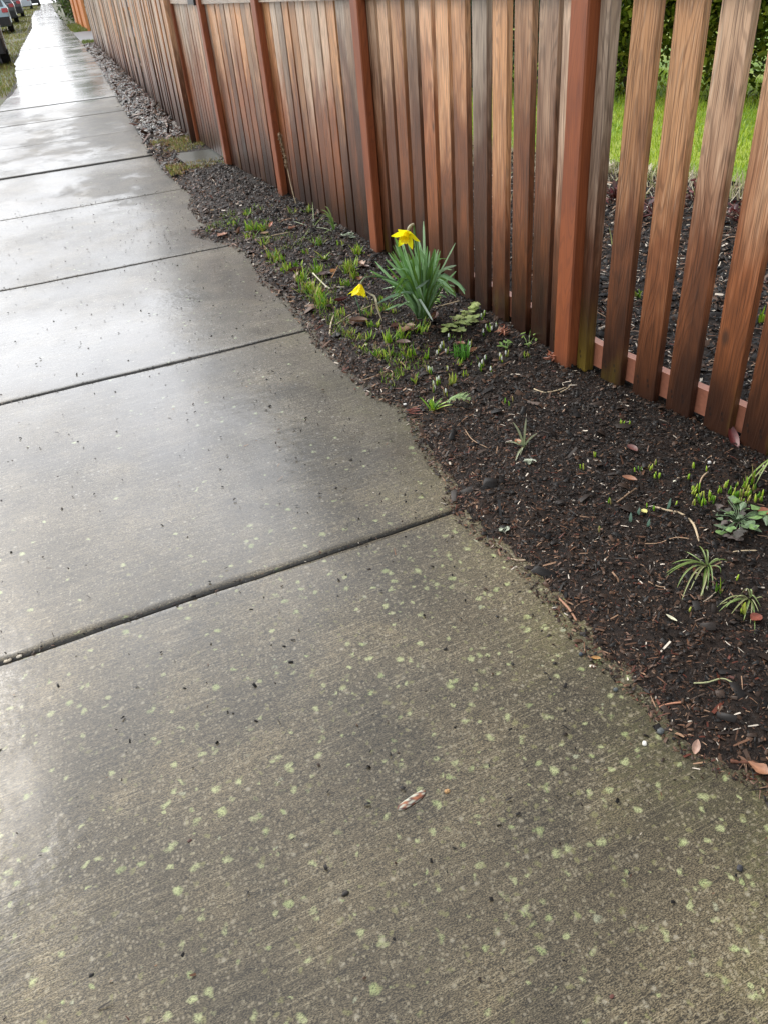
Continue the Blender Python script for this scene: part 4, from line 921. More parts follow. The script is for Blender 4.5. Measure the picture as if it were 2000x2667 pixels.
leaf(1550, 1722, .025, .012, (.45,.24,.08), 'tiny orange leaf on the sidewalk at the mulch edge', curl=.6)
leaf(*c8(430,560), .04, .02, (.5,.4,.28), 'curled cream scrap near the sidewalk edge in the far mulch', curl=1.0)
# maple leaves flattened below the star tuft
b1 = at(*c7(800,1580)); mb = MB()
for i in range(14): leafmesh(mb, (rv(-.05,.09),rv(-.02,.02),.006), .05, .008, rv(-.6,.6)+(PI if i%2 else 0), rv(-.1,.2), .3, (.20,.055,.035))
o = mb.build('maple_leaf', M['leafy']); o.location = b1; tag(o, 'shredded red maple leaf beneath the star shaped tuft at the bed edge', 'leaf')
b1 = at(*c7(1405,1035)); mb = MB()
for i in range(16): leafmesh(mb, (rv(-.02,.02),rv(-.02,.02),rv(.005,.03)), .05, .008, rv(0,6.3), rv(-.6,.9), .5, (.40,.17,.10))
o = mb.build('maple_leaf', M['leafy']); o.location = b1; tag(o, 'dry orange crumpled leaf right of the snowdrops by the fence', 'leaf')
b1 = at(1434,938); mb = MB()
for i in range(16): leafmesh(mb, (rv(-.02,.02),rv(-.02,.02),rv(.005,.03)), .045, .010, rv(0,6.3), rv(-.6,.9), .5, (.36,.14,.08))
o = mb.build('maple_leaf', M['leafy']); o.location = b1; tag(o, 'orange dry leaf heap touching the foot of the big post', 'leaf')
def twig(path, r, col, label, lift=.004, crop=None, name='twig'):
    P0 = [at(*p[:2])+Vector((0,0,lift+(p[2] if len(p) > 2 else 0))) for p in path]; o0 = P0[0]; mb = MB()
    mb.tube([p-o0 for p in tsm(P0,12)], [r*rv(.8,1.1) for _ in range(11)]+[r*.4], 5, col); o = mb.build(name, M['bits'], smooth=True); o.location = o0; tag(o, label, 'twig'); return o
ST=(.50,.40,.26); SD=(.36,.24,.15)
twig([c8(765,752),c8(870,730),c8(980,708,)], .004, ST, 'straight pale straw lying across the upper tuft row')
twig([(*c8(1155,1040),.03),c8(1260,1110),c8(1310,1105),c8(1385,1105)], .005, (.50,.47,.34), 'pale wavy dead stem left of the nodding daffodil')
twig([c8(1205,1150),c8(1260,1080,),(*c8(1335,985),.03)], .003, (.45,.25,.12), 'thin orange brown twig tipped with a seed husk')
twig([c7(200,965),c7(330,880),c7(500,810)], .0028, ST, 'long straw stalk below the nodding daffodil flower')
twig([c7(165,1030),c7(175,950),c7(195,890)], .005, (.48,.40,.28), 'short thick pale stem at the bed edge below the tuft row')
twig([c7(200,975),c7(215,1000),c7(170,1035)], .0025, ST, 'thin bent straw beside the short thick pale stem')
twig([c7(905,840),c7(1000,815),c7(1100,788)], .0035, ST, 'pale straw stalk at the foot of the pickets right of the daffodils')
twig([c7(385,1365),c7(470,1340),c7(560,1300),c7(600,1290)], .0025, SD, 'bent tan stalk at the bed edge below the sprout tufts')
twig([c7(600,1290),c7(615,1310),c7(605,1370)], .002, SD, 'thin tan stalk fragment beside the bent tan stalk')
twig([c1(960,50),c1(1050,80),c1(1160,62),c1(1240,35)], .003, ST, 'pale curved twig lying in front of the big post')
twig([c1(1190,78),c1(1250,45),c1(1285,5)], .0022, ST, 'short twig crossing the pale curved twig by the big post')
twig([c1(365,400),c1(430,490),c1(560,560)], .002, SD, 'thin curved twig in the mulch below the conifer sprig')
twig([c1(300,370),c1(360,310),c1(440,265)], .002, (.26,.15,.09), 'fine brown twig bundle below the conifer sprig')
twig([cr(680,905),cr(780,935),cr(900,960),cr(1000,1040),cr(1035,1120),cr(1060,1220)], .0038, (.46,.36,.23), 'long curved dead stalk reaching from the shoots to the large arching clump')
twig([cr(350,865),cr(450,790),cr(570,705)], .003, (.24,.16,.10), 'brown twig lying above the blue green leaf tips')
twig([cr(1065,700),cr(1085,650),cr(1130,605)], .003, (.45,.33,.22), 'knobbly pale twig between the shoot patch and the fence')
twig([cr(870,655),cr(960,640)], .002, ST, 'short straw left of the knobbly twig')
twig([cr(1335,1300),cr(1410,1285),cr(1560,1282)], .002, ST, 'thin white root below the weed rosette')
twig([cr(530,1225-5),cr(700,1220),cr(850,1170),cr(1000,1185)], .0018, SD, 'fine root lying left of the large arching clump')
twig([cr(620,1550),cr(700,1590),cr(770,1600)], .002, SD, 'curved rootlet below left of the large arching clump')
twig([cr(1095,1725),cr(1150,1690),cr(1205,1640)], .002, (.30,.24,.18), 'grey rootlet beside the upright shoot cluster')
twig([(1453,1560),(1480,1588),(1500,1620)], .004, (.34,.18,.11), 'tan twig on the mulch edge where it meets the sidewalk')
twig([(1330,1458),(1350,1462),(1368,1461)], .003, (.46,.35,.24), 'short pale stick at the sidewalk edge of the mulch')
twig([(1715,1845),(1740,1836),(1775,1832)], .0025, (.42,.20,.12), 'orange rootlet at the mulch edge above the lichen')
twig([(1805,1782),(1840,1780),(1880,1770),(1912,1785)], .002, (.33,.34,.18), 'wavy greenish stem lying in the lower right mulch')
twig([(1900,1985),(1930,1988),(1965,1990)], .005, (.12,.05,.03), 'red brown bark stick at the mulch edge near the right border')
twig([(1385,900),(1442,868),(1466,838),(1420,830,.0)][:2]+[(1440,862,.02),(1452,830,.10)], .0022, (.35,.26,.17), 'thin bent twig leaning on the pickets left of the big post')
# dried stalk with seed head leaning on the fence
bS = at(*c8(1030,505)); P0 = [bS, near(*c8(1000,400),bS,.03), near(*c8(965,240),bS,.06), near(*c8(935,110),bS,.08), near(*c8(908,0),bS,.09)]
st = empty('dried_stalk', bS); tag(st, 'tall dried stalk with a brown seed head leaning on the pickets between two posts', 'plant')
mb = MB(); mb.tube([p-bS for p in tsm(P0,14)], .004, 6, ST); mb.build('stem', M['bits'], st, smooth=True)
mb = MB()
for p in tsm(P0[2:],40):
    for q in range(3): leafmesh(mb, p-bS+Vector((rv(-.012,.012),rv(-.012,.012),rv(-.01,.01))), .026, .012, rv(0,6.3), rv(-1,1), .5, (.30,.21,.13))
mb.build('seed_head', M['bits'], st)
# lime green lobed leaf patch
def leafpatch(name, pts, L, W, cols, label, hz=(.01,.05), cat='plant', lobes=2):
    bb = at(*pts[0]); mb = MB()
    for p in pts:
        q = at(*p)-bb
        for i in range(2): leafmesh(mb, q+Vector((rv(-.012,.012),rv(-.012,.012),rv(*hz))), L*rv(.7,1.15), W*rv(.7,1.15), rv(0,6.3), rv(-.3,.3), rv(-.3,.3), random.choice(cols), lobes)
        mb.tube([(0,0,0), (q.x*.5,q.y*.5,.02), (q.x,q.y,hz[1]*.6)], .0013, 4, cols[0])
    o = mb.build(name, M['leafy'], smooth=True); o.location = bb; tag(o, label, cat); return o
leafpatch('lime_leaf_plant', [c7(a,b_) for a,b_ in [(1080,960),(1030,1000),(990,1030),(1060,1010),(1100,1020),(1120,980),(1090,930),(1140,920),(1180,880),(1200,900),(1210,950),(1170,950),(1150,980),(1190,850),(1040,970),(1000,1000),(1130,900),(1075,1035),(1210,870)]], .045, .034, [(.34,.42,.14),(.40,.46,.18),(.28,.36,.12)], 'pale lime green lobed leaf patch at the foot of the pickets right of the daffodils')
leafpatch('lime_sprig', [c7(a,b_) for a,b_ in [(940,800),(920,790),(955,780),(930,815)]], .02, .016, [(.24,.34,.10)], 'small round leaved sprig at the right foot of the daffodil clump', hz=(.01,.03), lobes=0)
leafpatch('weed', [c7(a,b_) for a,b_ in [(1430,1140),(1390,1130),(1450,1110),(1420,1110),(1460,1120)]], .03, .014, [(.16,.28,.06)], 'small leafy weed right of the snowdrops near the fence', hz=(.01,.03), lobes=0)
leafpatch('weed', [(1375,905),(1360,885),(1380,870),(1390,890)], .035, .013, [(.22,.33,.08)], 'small leafy weed touching the pickets left of the big post', hz=(.01,.04), lobes=0)
leafpatch('grey_leaf_plant', [c7(a,b_) for a,b_ in [(300,330),(280,340),(320,325),(345,340),(265,345)]], .05, .016, [(.26,.34,.22),(.34,.40,.30)], 'pale grey green leafy plant at the pickets left of the second post', hz=(.01,.04), lobes=0)
rose = [cr(a,b_) for a,b_ in [(1400,1030),(1300,880),(1340,900),(1230,960),(1220,1010),(1240,1080),(1290,1130),(1240,1160),(1350,1190),(1400,1180),(1430,1110),(1500,1130),(1530,1110),(1470,1080),(1500,1010),(1560,960),(1640,1040),(1410,940),(1380,900),(1450,960),(1320,1000),(1290,960),(1310,1130),(1540,1030),(1600,1010)]]
leafpatch('weed_rosette', rose, .036, .022, [(.13,.20,.10),(.17,.24,.14),(.09,.085,.075),(.12,.10,.09),(.16,.27,.09)], 'broad weed rosette with grey green and purplish leaves at the right edge of the bed', hz=(.008,.03), lobes=1)
# long blades sweeping in from the right border
b1 = at(2030,1205); mb = MB()
for a,b_,h in ((1420,730,.03),(1540,720,.05),(1500,690,.02)): 
    q = at(*cr(a,b_))-b1; mb.ribbon([Vector((0,0,.03))*(1-f)+q*f+Vector((0,0,h*4*f*(1-f))) for f in [i/6 for i in range(7)]], [.006]*5+[.004,.002], (.3,.9,0), .2, (.22,.33,.07), (.34,.42,.16))
o = mb.build('grass_clump', M['leafy']); o.location = b1; tag(o, 'long pale green blades sweeping in from the right border above the rosette', 'plant')
# conifer sprig
b1 = at(*c7(1000,1530)); mb = MB(); e1 = at(*c7(1165,1545))+Vector((0,0,.015)); v = e1-b1
for i in range(26):
    f = i/25; p = v*f+Vector((0,0,.012+.02*math.sin(f*PI))); d = v.normalized(); s_ = Vector((-d.y,d.x,0)); Ln = .040*math.sin(PI*(.15+.8*f))**.7
    for sg in (-1,1):
        q = p+(s_*sg*.9+d*.5).normalized()*Ln+Vector((0,0,rv(-.004,.01))); mb.ribbon([p, p*.5+q*.5+Vector((0,0,.003)), q], [.0022,.0026,.0008], d, .1, (.20,.34,.10), (.34,.46,.20))
mb.tube([(0,0,.01), v*.5+Vector((0,0,.03)), v], .0015, 5, (.2,.18,.06))
o = mb.build('conifer_sprig', M['leafy']); o.location = b1; tag(o, 'flat green conifer sprig lying on the mulch by the star shaped tuft', 'sprig')
# lichen flake, bark on the walk, husk, stones
def lump(px, py, L, W, H, rz, cols, label, name, cat, n=26, mat='bits'):
    b_ = at(px, py); mb = MB(); seg = 10; sd = 12; vs = []; cc = []
    for i in range(seg+1):
        f = i/seg*2-1
        rr = (1-abs(f)**4)**.5 if abs(f) < 1 else .05
        rr = max(rr,.25) if abs(f) == 1 else rr
        for j in range(sd):
            t = 2*PI*j/sd; k_ = 1+.18*mnoise.noise(Vector((f*3,math.cos(t)*2,math.sin(t)*2+px)))
            x, y, z = f*L/2, math.cos(t)*W/2*rr*k_, max(-.001, (math.sin(t)*H*.6*rr*k_+H*.4))
            vs.append((x*math.cos(rz)-y*math.sin(rz), x*math.sin(rz)+y*math.cos(rz), z))
            nn = mnoise.noise(Vector((f*4.5+px, math.cos(t)*1.6, math.sin(t)*1.6))); cc.append(cols[0] if nn > .08 else cols[1] if nn > -.25 else cols[2])
    fs = [(i*sd+j,i*sd+(j+1)%sd,(i+1)*sd+(j+1)%sd,(i+1)*sd+j) for i in range(seg) for j in range(sd)]+[tuple(range(sd-1,-1,-1)), tuple(seg*sd+j for j in range(sd))]
    mb.add(vs, fs, cc); o = mb.build(name, M[mat], smooth=True); o.location = b_+Vector((0,0,.0)); tag(o, label, cat); return o
_v = at(1108,2062)-at(1033,2113)
lump(1072, 2086, _v.length*.95, .020, .006, math.atan2(_v.y,_v.x), [(.085,.04,.033),(.40,.41,.33),(.26,.10,.05)], 'lichen spotted piece of bark lying in the middle of the near slab', 'bark_piece', 'bark')
lump(1164, 2062, .013, .010, .006, .0, [(.5,.30,.13),(.45,.26,.12),(.02,.015,.012)], 'small tan seed husk with a dark end right of the bark piece', 'seed_husk', 'husk')
lump(495, 2190, .010, .007, .003, .4, [(.05,.025,.02),(.10,.05,.04),(.03,.02,.02)], 'dark brown chip left of centre on the near slab', 'wood_chip', 'chip')
lump(900, 2328, .016, .008, .005, .2, [(.02,.018,.016),(.03,.025,.02),(.02,.018,.016)], 'black chip low in the centre of the near slab', 'wood_chip', 'chip')
lump(1592, 2595, .009, .006, .0015, .2, [(.13,.05,.035),(.10,.04,.03),(.08,.035,.03)], 'reddish brown leaf fragment near the bottom of the near slab', 'leaf_fragment', 'chip')
lump(1925, 2262, .015, .011, .005, .7, [(.03,.03,.035),(.05,.05,.055),(.02,.02,.02)], 'wet black pebble on the slab near the right border', 'pebble', 'stone')
lump(1511, 1706, .011, .010, .008, .7, [(.05,.06,.075),(.05,.06,.07),(.04,.05,.06)], 'round blue grey pebble at the mulch edge', 'pebble', 'stone')
lump(1602, 1798, .012, .010, .008, .2, [(.08,.09,.09),(.09,.10,.10),(.07,.08,.08)], 'grey pebble on the slab below the orange rootlet', 'pebble', 'stone')
lump(1677, 1938, .013, .010, .007, .9, [(.70,.67,.60),(.62,.60,.54),(.66,.64,.58)], 'white chip of stone on the lichen covered slab corner', 'pebble', 'stone')
lump(1718, 1907, .018, .015, .010, .5, [(.09,.10,.10),(.10,.11,.11),(.07,.07,.07)], 'dark grey stone at the mulch edge beside the lichen', 'pebble', 'stone')
lump(*cr(1145,520), .015, .011, .009, 0, [(.75,.75,.70),(.7,.7,.66),(.6,.6,.56)], 'pointed white stone above the right hand shoots', 'pebble', 'stone')
lump(*cr(848,682), .011, .009, .007, 0, [(.72,.70,.55),(.7,.68,.55),(.66,.64,.5)], 'round cream stone in the mulch above the tallest blue green tip', 'pebble', 'stone')
lump(*c7(702,1533), .016, .012, .007, 0, [(.70,.69,.64),(.7,.69,.64),(.6,.6,.56)], 'white stone at the bed edge left of the star shaped tuft', 'pebble', 'stone')
for px,py,lb in ((*c1(925,685),'pale lichen scrap in the mulch below the lone grey sprout'),(*c1(710,1275),'pale lichen flake at the sidewalk edge of the mulch')):
    bq = at(px,py); mb = MB()
    for i in range(12): leafmesh(mb, (rv(-.014,.014),rv(-.010,.010),rv(.004,.010)), .016, .012, rv(0,6.3), rv(-.4,.4), .5, (.50,.54,.42), 2)
    o = mb.build('lichen', M['bits']); o.location = bq; tag(o, lb, 'lichen')
lump(22, 1722, .022, .012, .006, .2, [(.55,.48,.36),(.4,.34,.25),(.3,.25,.2)], 'tan pebble in the joint at the left photo border', 'pebble', 'stone')
lump(52, 1711, .016, .010, .006, .2, [(.60,.55,.45),(.45,.40,.3),(.35,.3,.25)], 'cream pebble in the joint, second from the left border', 'pebble', 'stone')
# stone paver
pv = [at(453,403),at(592,381),at(592,425),at(493,436)]; mb = MB(); cz = g(9.3)+.036
vs = [(p.x,p.y,cz-.05) for p in pv]+[(p.x,p.y,cz) for p in pv]
mb.add(vs, [(0,1,5,4),(1,2,6,5),(2,3,7,6),(3,0,4,7),(4,5,6,7),(3,2,1,0)]); o = mb.build('stone_paver', M['paver']); tag(o, 'flat grey green stone paver between the sidewalk and the gate', 'paver')
# ------------------------------------------------------------------ garden behind the fence
for i,(px,py,lb) in enumerate(((1662,775,'green bulb shoot behind the fence between the first two near pickets'),(1985,835,'green bulb shoots behind the fence at the right border'),(1505,870,'small lime sprout behind the fence beside the mossy picket'),(1945,690,'pale green shoot tuft behind the fence, upper right'))):
    tuft('bulb_shoot', px, py, .07, 8, .35, .011, cG1, lb, root=.02)
def redplant(px, py, label):
    bq = at(px,py); mb = MB()
    for i in range(26):
        c_ = (rv(-.15,.15),rv(-.15,.15),rv(.01,.12)); mb.tube([(0,0,-.01), (c_[0]*.5,c_[1]*.5,c_[2]*.7), c_], .003, 4, (.16,.04,.03)); leafmesh(mb, c_, .06, .028, rv(0,6.3), rv(-.9,.9), rv(-.5,.8), random.choice([(.09,.012,.015),(.05,.008,.01),(.16,.03,.03),(.08,.03,.02)]))
    o = mb.build('red_leaf_plant', M['leafy'], smooth=True); o.location = bq; tag(o, label, 'plant')
redplant(1600,520,'dark red leaved plant behind the first near picket'); redplant(1700,560,'dark red leaved plant behind the second near picket'); redplant(1810,520,'dark red leaved plant behind the third near picket'); redplant(1935,575,'dark red leaved plant behind the fourth near picket')
for j,(px,py,lb) in enumerate(((1600,440,'heap of pale withered hosta leaves at the lawn edge, left one'),(1700,460,'heap of pale withered leaves at the lawn edge, middle one'),(1790,475,'heap of pale withered leaves at the lawn edge, right one'),(1420,460,'pale withered leaf heap seen left of the big post'))):
    bq = at(px,py); mb = MB()
    for i in range(34):
        az = rv(0,6.3); mb.ribbon(blade_pts((rv(-.12,.12),rv(-.12,.12),0), az, rv(.05,.14), rv(.04,.10), .5), [.012,.02,.022,.018,.010,.002], (-math.sin(az),math.cos(az),0), .2, random.choice([(.55,.50,.34),(.45,.42,.22),(.62,.56,.42),(.30,.34,.14)]))
    o = mb.build('withered_leaves', M['leafy']); o.location = bq; tag(o, lb, 'leaves')
for lb,p0_,p1_ in (('thin dark green garden stake behind the pickets, left of the pair',(1322,225),(1322,-80)),('thin dark green garden stake behind the pickets, right of the pair',(1382,215),(1386,-80))):
    bq = at(*p0_); mb = MB(); mb.tube([(0,0,0),(0,0,1.7)], .012, 8); mb.tube([(0,0,1.7),(0,0,1.73)], .016, 8); o = mb.build('garden_stake', M['greenpaint'], smooth=True); o.location = bq; tag(o, lb, 'stake')
bq = at(1440,470); mb = MB()
for a,b_ in (((0,0,0),(.02,.05,1.3)),((.05,.03,0),(.12,.0,1.1))):
    mb.tube([a,((a[0]+b_[0])/2+.02,(a[1]+b_[1])/2,b_[2]/2),b_], .006, 6, (.62,.42,.14))
o = mb.build('dry_cane', M['bits'], smooth=True); o.location = bq; tag(o, 'golden dry canes standing behind the pickets left of the big post', 'cane')
n = 2600; y = rng.uniform(3.5,9,n); x = np.array([lawn_x(q) for q in y])-rng.exponential(.22,n)
blades('dry_grass', x, y, gV(y)+.05, rng.uniform(.05,.14,n), rng.uniform(.006,.012,n), [(.50,.44,.28),(.34,.36,.12),(.55,.50,.38)], 'pale dry grass fringe along the lawn edge behind the fence', lean=.9)
def shrub(name, base, rx, ry, h, n, cols, label, cat, leaf=.05, trunk=True, parent_group=None):
    root = empty(name, base); n_cl = max(10, n//110)
    cl = rng.normal(0,1,(n_cl,3)); cl /= np.linalg.norm(cl,axis=1)[:,None]; cl *= (rng.random((n_cl,1))**.4); cl = cl*[rx*.85,ry*.85,h*.46]+[0,0,h*.54]
    ci = rng.integers(0,n_cl,n); P = cl[ci]+rng.normal(0,1,(n,3))*[rx*.16,ry*.16,h*.10]; P[:,2] = np.clip(P[:,2], .03, None)
    s = leaf*rng.uniform(.6,1.3,n); S = np.stack([s,s*.55,s*.4],1)
    v,F,npf = scatter(FLAT[0],FLAT[1],P,S,rng.uniform(0,6.3,n),rng.normal(0,.7,n),rng.normal(0,.7,n))
    shade = rng.uniform(.6,1.3,n_cl)[ci][:,None]
    c = np.array(cols)[rng.integers(0,len(cols),n)]*shade*rng.uniform(.8,1.2,(n,1))
    o = npmesh('crown', v, F, npf, M['hedgeleaf'], np.repeat(c,6,0)); o.parent = root
    mb = MB()
    for i in range(5): 
        q = cl[i]; mb.tube([(rv(-.04,.04),rv(-.04,.04),0),(q[0]*.4,q[1]*.4,q[2]*.5),tuple(q)], [.03*max(1,h/3),.022*max(1,h/3),.008], 6)
    mb.build('trunk', M['bark'], root, smooth=True)
    tag(root, label, cat); return root
HG = [(.18,.22,.022),(.12,.17,.015),(.28,.29,.035),(.06,.09,.012)]
HB = [(.03,.08,.04),(.05,.11,.06),(.02,.055,.03)]
for i,(x,y,lb,cols) in enumerate([(4.75,12.2,'yellow green garden shrub farthest left behind the lawn',HG),(5.05,11.0,'dark blue green shrub behind the lawn, seen left of the big post',HB),(5.5,9.9,'dark blue green shrub behind the lawn, seen right of the big post',HB),(6.1,8.9,'yellow green hedge shrub behind the first near picket gap',HG),(6.65,7.8,'yellow green hedge shrub behind the middle picket gaps',HG),(7.2,6.6,'yellow green hedge shrub behind the right hand picket gaps',HG),(7.6,5.3,'yellow green hedge shrub farthest right behind the fence',HG)]):
    shrub('hedge_shrub', (x,y,g(y)+.05), .85, .85, 2.2, 9000, cols, lb, 'shrub', leaf=.07)
# hedge beyond the driveway, right of the walk
for i,(x,y,lb) in enumerate([(1.0,66,'dark green hedge bush beyond the farthest hedge front bush'),(.75,48.5,'dark green hedge bush nearest the orange fence'),(.55,52,'dark green hedge bush second beyond the orange fence'),(.4,56,'dark green hedge bush third beyond the orange fence'),(.25,60.5,'dark green hedge bush farthest along the walk'),(1.5,50.5,'dark green hedge bush tucked behind the hedge front')]):
    shrub('hedge_bush', (x,y,g(y)), .95, 2.6, 5.6, 4200, [(.035,.07,.014),(.06,.10,.02),(.09,.12,.03)], lb, 'bush', leaf=.13)
shrub('far_tree', (-.2,121,g(110)), 3.5, 2, 5, 2200, [(.05,.05,.03),(.07,.06,.04)], 'brown green tree closing the far end of the sidewalk', 'tree', leaf=.4)
# trees of the yard whose dark shapes show only in the wet concrete
shrub('yard_tree', (3.9,18.0,g(18)), 1.9, 2.4, 8.5, 5000, [(.03,.05,.02),(.04,.07,.025)], 'dark evergreen tree behind the tall grey fence', 'tree', leaf=.22)
shrub('yard_tree', (3.0,26.5,g(26)), 2.4, 2.8, 12.0, 4500, [(.03,.05,.02),(.04,.07,.025)], 'dark evergreen tree beyond the grey fence near the driveway', 'tree', leaf=.22)
# ------------------------------------------------------------------ cars
def car(loc, yaw, paint, label, suv=False, W=1.82, L=4.5):
    root = empty('parked_car', loc, yaw); tag(root, label, 'car', 'cars parked along the verge')
    H = 1.68 if suv else 1.45; belt = .98 if suv else .88; hw = W/2
    # stations (y, z_bottom, z_belt, z_top, half width factor)
    ST_ = [(0,.34,belt-.10,belt-.06,.90),(.12,.26,belt,belt+.04,.97),(.45,.24,belt+.02,H*.80 if suv else belt+.10,1.0),(.85,.24,belt+.02,H*.97,1.0),(1.8,.24,belt,H,1.0),(2.6,.24,belt,H*.97,1.0),(3.3,.24,belt-.04,belt+.06,1.0),(4.1,.26,belt-.14,belt-.10,.96),(L,.34,belt-.28,belt-.24,.86)]
    vs=[]; 
    for y,zb,zt,zr,f in ST_:
        w=hw*f; rw = w*(.80 if zr > zt+.2 else .96)
        vs += [(-w*.9,y,zb),(-w,y,zb+.15),(-w,y,zt-.08),(-w*.97,y,zt),(-rw,y,max(zr-.05,zt+.005)),(-rw*.85,y,zr),(rw*.85,y,zr),(rw,y,max(zr-.05,zt+.005)),(w*.97,y,zt),(w,y,zt-.08),(w,y,zb+.15),(w*.9,y,zb)]
    n=12; fs=[(i*n+j,i*n+(j+1)%n,(i+1)*n+(j+1)%n,(i+1)*n+j) for i in range(len(ST_)-1) for j in range(n)]+[tuple(range(n)),tuple((len(ST_)-1)*n+j for j in range(n-1,-1,-1))]
    mb=MB(); mb.add(vs,fs); mb.build('body', M[paint], root, smooth=False)
    mb=MB(); rw=hw*.80
    y0,z0,y1,z1 = (.13,belt+.06,.72,H*.93) if suv else (.2,belt+.08,.82,H*.93)
    mb.add([(-rw,y0-.02,z0),(rw,y0-.02,z0),(rw*.9,y1-.03,z1),(-rw*.9,y1-.03,z1),(-rw,y0+.04,z0),(rw,y0+.04,z0),(rw*.9,y1+.04,z1),(-rw*.9,y1+.04,z1)], [(0,1,2,3),(7,6,5,4),(0,4,5,1),(1,5,6,2),(2,6,7,3),(3,7,4,0)])
    mb.build('rear_window', M['glass'], root)
    for sg in (-1,1):
        mb=MB(); X=lambda z:(hw*.985 if z<belt+.1 else hw*.835)*sg
        a=[(X(belt),.75,belt+.04),(X(belt),3.0,belt+.03),(X(H),2.5,H*.92),(X(H),1.0,H*.92)]
        q=[(x-.03*sg,y,z) for x,y,z in a]; a=[(x+.004*sg,y,z) for x,y,z in a]
        mb.add(a+q,[(0,1,2,3),(7,6,5,4),(0,4,5,1),(1,5,6,2),(2,6,7,3),(3,7,4,0)]); mb.build('side_window', M['glass'], root)
        mb=MB(); mb.box((sg*hw*.80,.02,belt-.10),(.26,.10,.17),bev=.02); mb.build('tail_light', M['tail'], root)
        mb=MB(); mb.box((sg*hw*.72,-.035,.42),(.14,.03,.09),bev=.01); mb.build('reflector', M['tail'], root)
        for yy in (.85,3.65):
            wt=MB(); c=(sg*(hw-.10),yy,.33); vs2=[];m=20
            for xx,rr in ((-.11,.27),(-.11,.31),(-.08,.33),(.08,.33),(.11,.31),(.11,.27)):
                for j in range(m): t=2*PI*j/m; vs2.append((c[0]+xx,c[1]+math.cos(t)*rr,c[2]+math.sin(t)*rr))
            wt.add(vs2,[(i*m+j,i*m+(j+1)%m,(i+1)*m+(j+1)%m,(i+1)*m+j) for i in range(5) for j in range(m)]+[tuple(range(m)),tuple(5*m+j for j in range(m))])
            w=wt.build('wheel', M['tyre'], root, smooth=False)
            rm=MB(); vs3=[(c[0]+sg*.113,c[1]+math.cos(2*PI*j/16)*.20,c[2]+math.sin(2*PI*j/16)*.20) for j in range(16)]+[(c[0]+sg*.09,c[1],c[2])]; rm.add(vs3,[(j,(j+1)%16,16) for j in range(16)]); rm.build('rim', M['rim'], w)
    mb=MB(); mb.box((0,-.02,.46),(W*.92,.20,.34),bev=.05); mb.build('rear_bumper', M['trim'] if suv else M[paint], root)
    mb=MB(); mb.box((0,-.005,belt-.13),(.34,.02,.13),bev=.008); mb.build('number_plate', M['plate'], root)
    return root
def carat(px, py, wheel_off, yaw, paint, label, suv=False):
    """(px,py): where the right rear tyre meets the ground"""
    p = at(px, py); cs, sn = math.cos(yaw), math.sin(yaw); lx, ly = .81, .70
    o = car((p.x-(lx*cs-ly*sn), p.y-(lx*sn+ly*cs), g(p.y)-.07), yaw, paint, label, suv); return o
carat(19,160,0,.085,'paint_black','nearest parked car, black, cut off by the left photo border',True)
carat(33,79,0,.07,'paint_blue','light blue parked car with a dark bumper and round red reflector, second in the row',True)
carat(46,56,0,.06,'paint_dark','dark parked car right behind the light blue one',True)
carat(62,42,0,.05,'paint_grey','dark grey parked car, fourth in the row',True)
carat(84,22,0,.03,'paint_silver','pale silver parked sedan with a white plate, fifth in the row')
carat(104,13,0,.02,'paint_grey','small dark parked car farthest down the street',True)
wc = car((1.42,42.6,g(42)+.01), -PI/2+.05, 'paint_white', 'white car parked in the driveway, seen past the orange post'); wc['group'] = 'car in the driveway'; del wc['group']
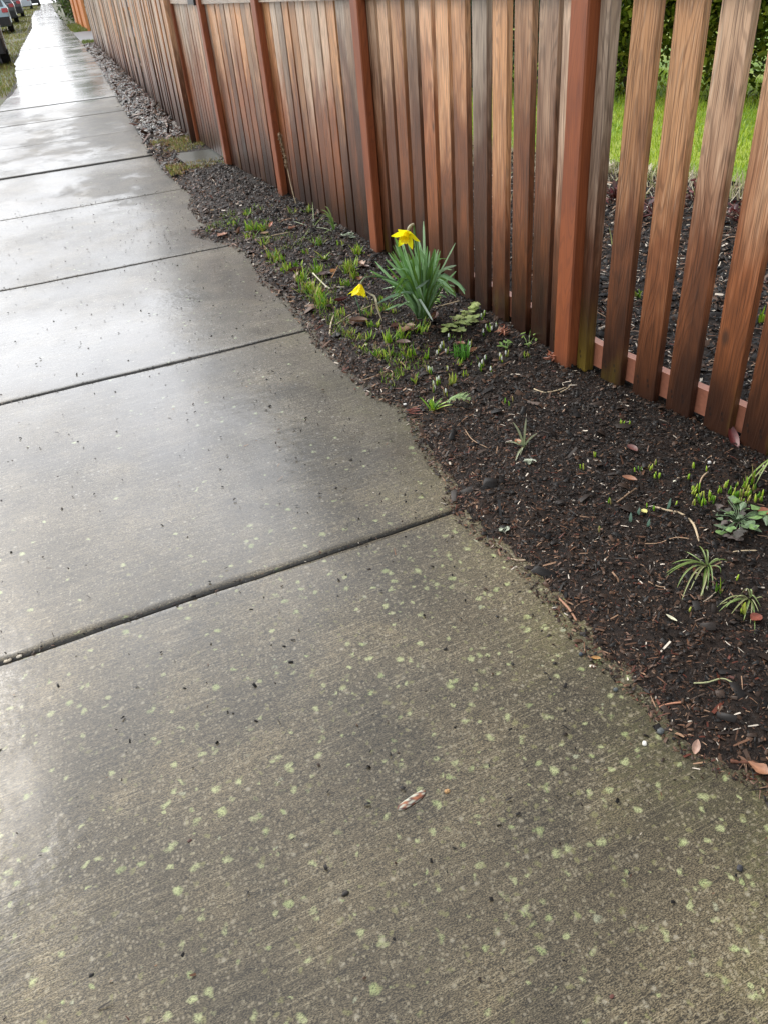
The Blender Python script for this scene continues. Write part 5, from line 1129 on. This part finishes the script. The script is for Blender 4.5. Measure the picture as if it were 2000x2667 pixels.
# ------------------------------------------------------------------ light, sky, camera
w = bpy.data.worlds.new('World'); scene.world = w; w.use_nodes = True; k = NT(w.node_tree); bg = w.node_tree.nodes['Background']
SUN_EL, SUN_AZ = math.radians(42), math.radians(-32)      # azimuth measured from +Y towards +X
sky = k.n('ShaderNodeTexSky', sky_type='NISHITA', sun_disc=False, sun_elevation=SUN_EL, sun_rotation=SUN_AZ, air_density=1.0, dust_density=4.0, ozone_density=1.0)
tc = k.n('ShaderNodeTexCoord').outputs['Generated']
cn = k.noise(k.vscale(tc,(1,1,2.2)), 2.2, 5, .6)
cov = k.n('ShaderNodeMapRange', {0:cn, 1:.36, 2:.62, 3:.55, 4:1.0}).outputs[0]
col = k.mix(cov, sky.outputs[0], (11.5,11.8,12.3))
cn2 = k.ramp(k.noise(k.vscale(tc,(1,1,2.0),(4,2,1)), 3.5, 4, .6), .35, .7)
col2 = k.mix(k.math('MULTIPLY', cn2, .35), col, (6.5,6.9,7.6))
gv = k.n('ShaderNodeVectorMath', {0:tc, 1:(math.sin(SUN_AZ+.25)*math.cos(.52), math.cos(SUN_AZ+.25)*math.cos(.52), math.sin(.52))}, operation='DOT_PRODUCT').outputs['Value']
gl_ = k.math('MULTIPLY_ADD', k.math('POWER', k.math('MAXIMUM', gv, 0.0), 5.0), 1.15, .52)
col3 = k.n('ShaderNodeVectorMath', {0:col2, 'Scale':gl_}, operation='SCALE').outputs[0]
k.l(col3, bg.inputs[0]); bg.inputs[1].default_value = .12
sl = bpy.data.lights.new('sun', 'SUN'); sl.energy = 1.0; sl.angle = math.radians(18); sl.color = (1,.96,.90)
so = bpy.data.objects.new('sun', sl); C.objects.link(so)
sd = Vector((math.sin(SUN_AZ)*math.cos(SUN_EL), math.cos(SUN_AZ)*math.cos(SUN_EL), math.sin(SUN_EL))); so.rotation_euler = (-sd).to_track_quat('-Z','Y').to_euler()
cam = bpy.data.cameras.new('camera'); co = bpy.data.objects.new('camera', cam); C.objects.link(co)
from mathutils import Matrix
co.matrix_world = Matrix(((RT.x,UP.x,-FW.x,0),(RT.y,UP.y,-FW.y,0),(RT.z,UP.z,-FW.z,CAMH),(0,0,0,1)))
cam.sensor_fit = 'VERTICAL'; cam.sensor_height = 24; cam.lens = 24*1690/2212; cam.clip_start = .05; cam.clip_end = 3000
scene.camera = co
vs_ = scene.view_settings; vs_.view_transform = 'Standard'; vs_.look = 'None'; vs_.gamma = 1; vs_.exposure = .98
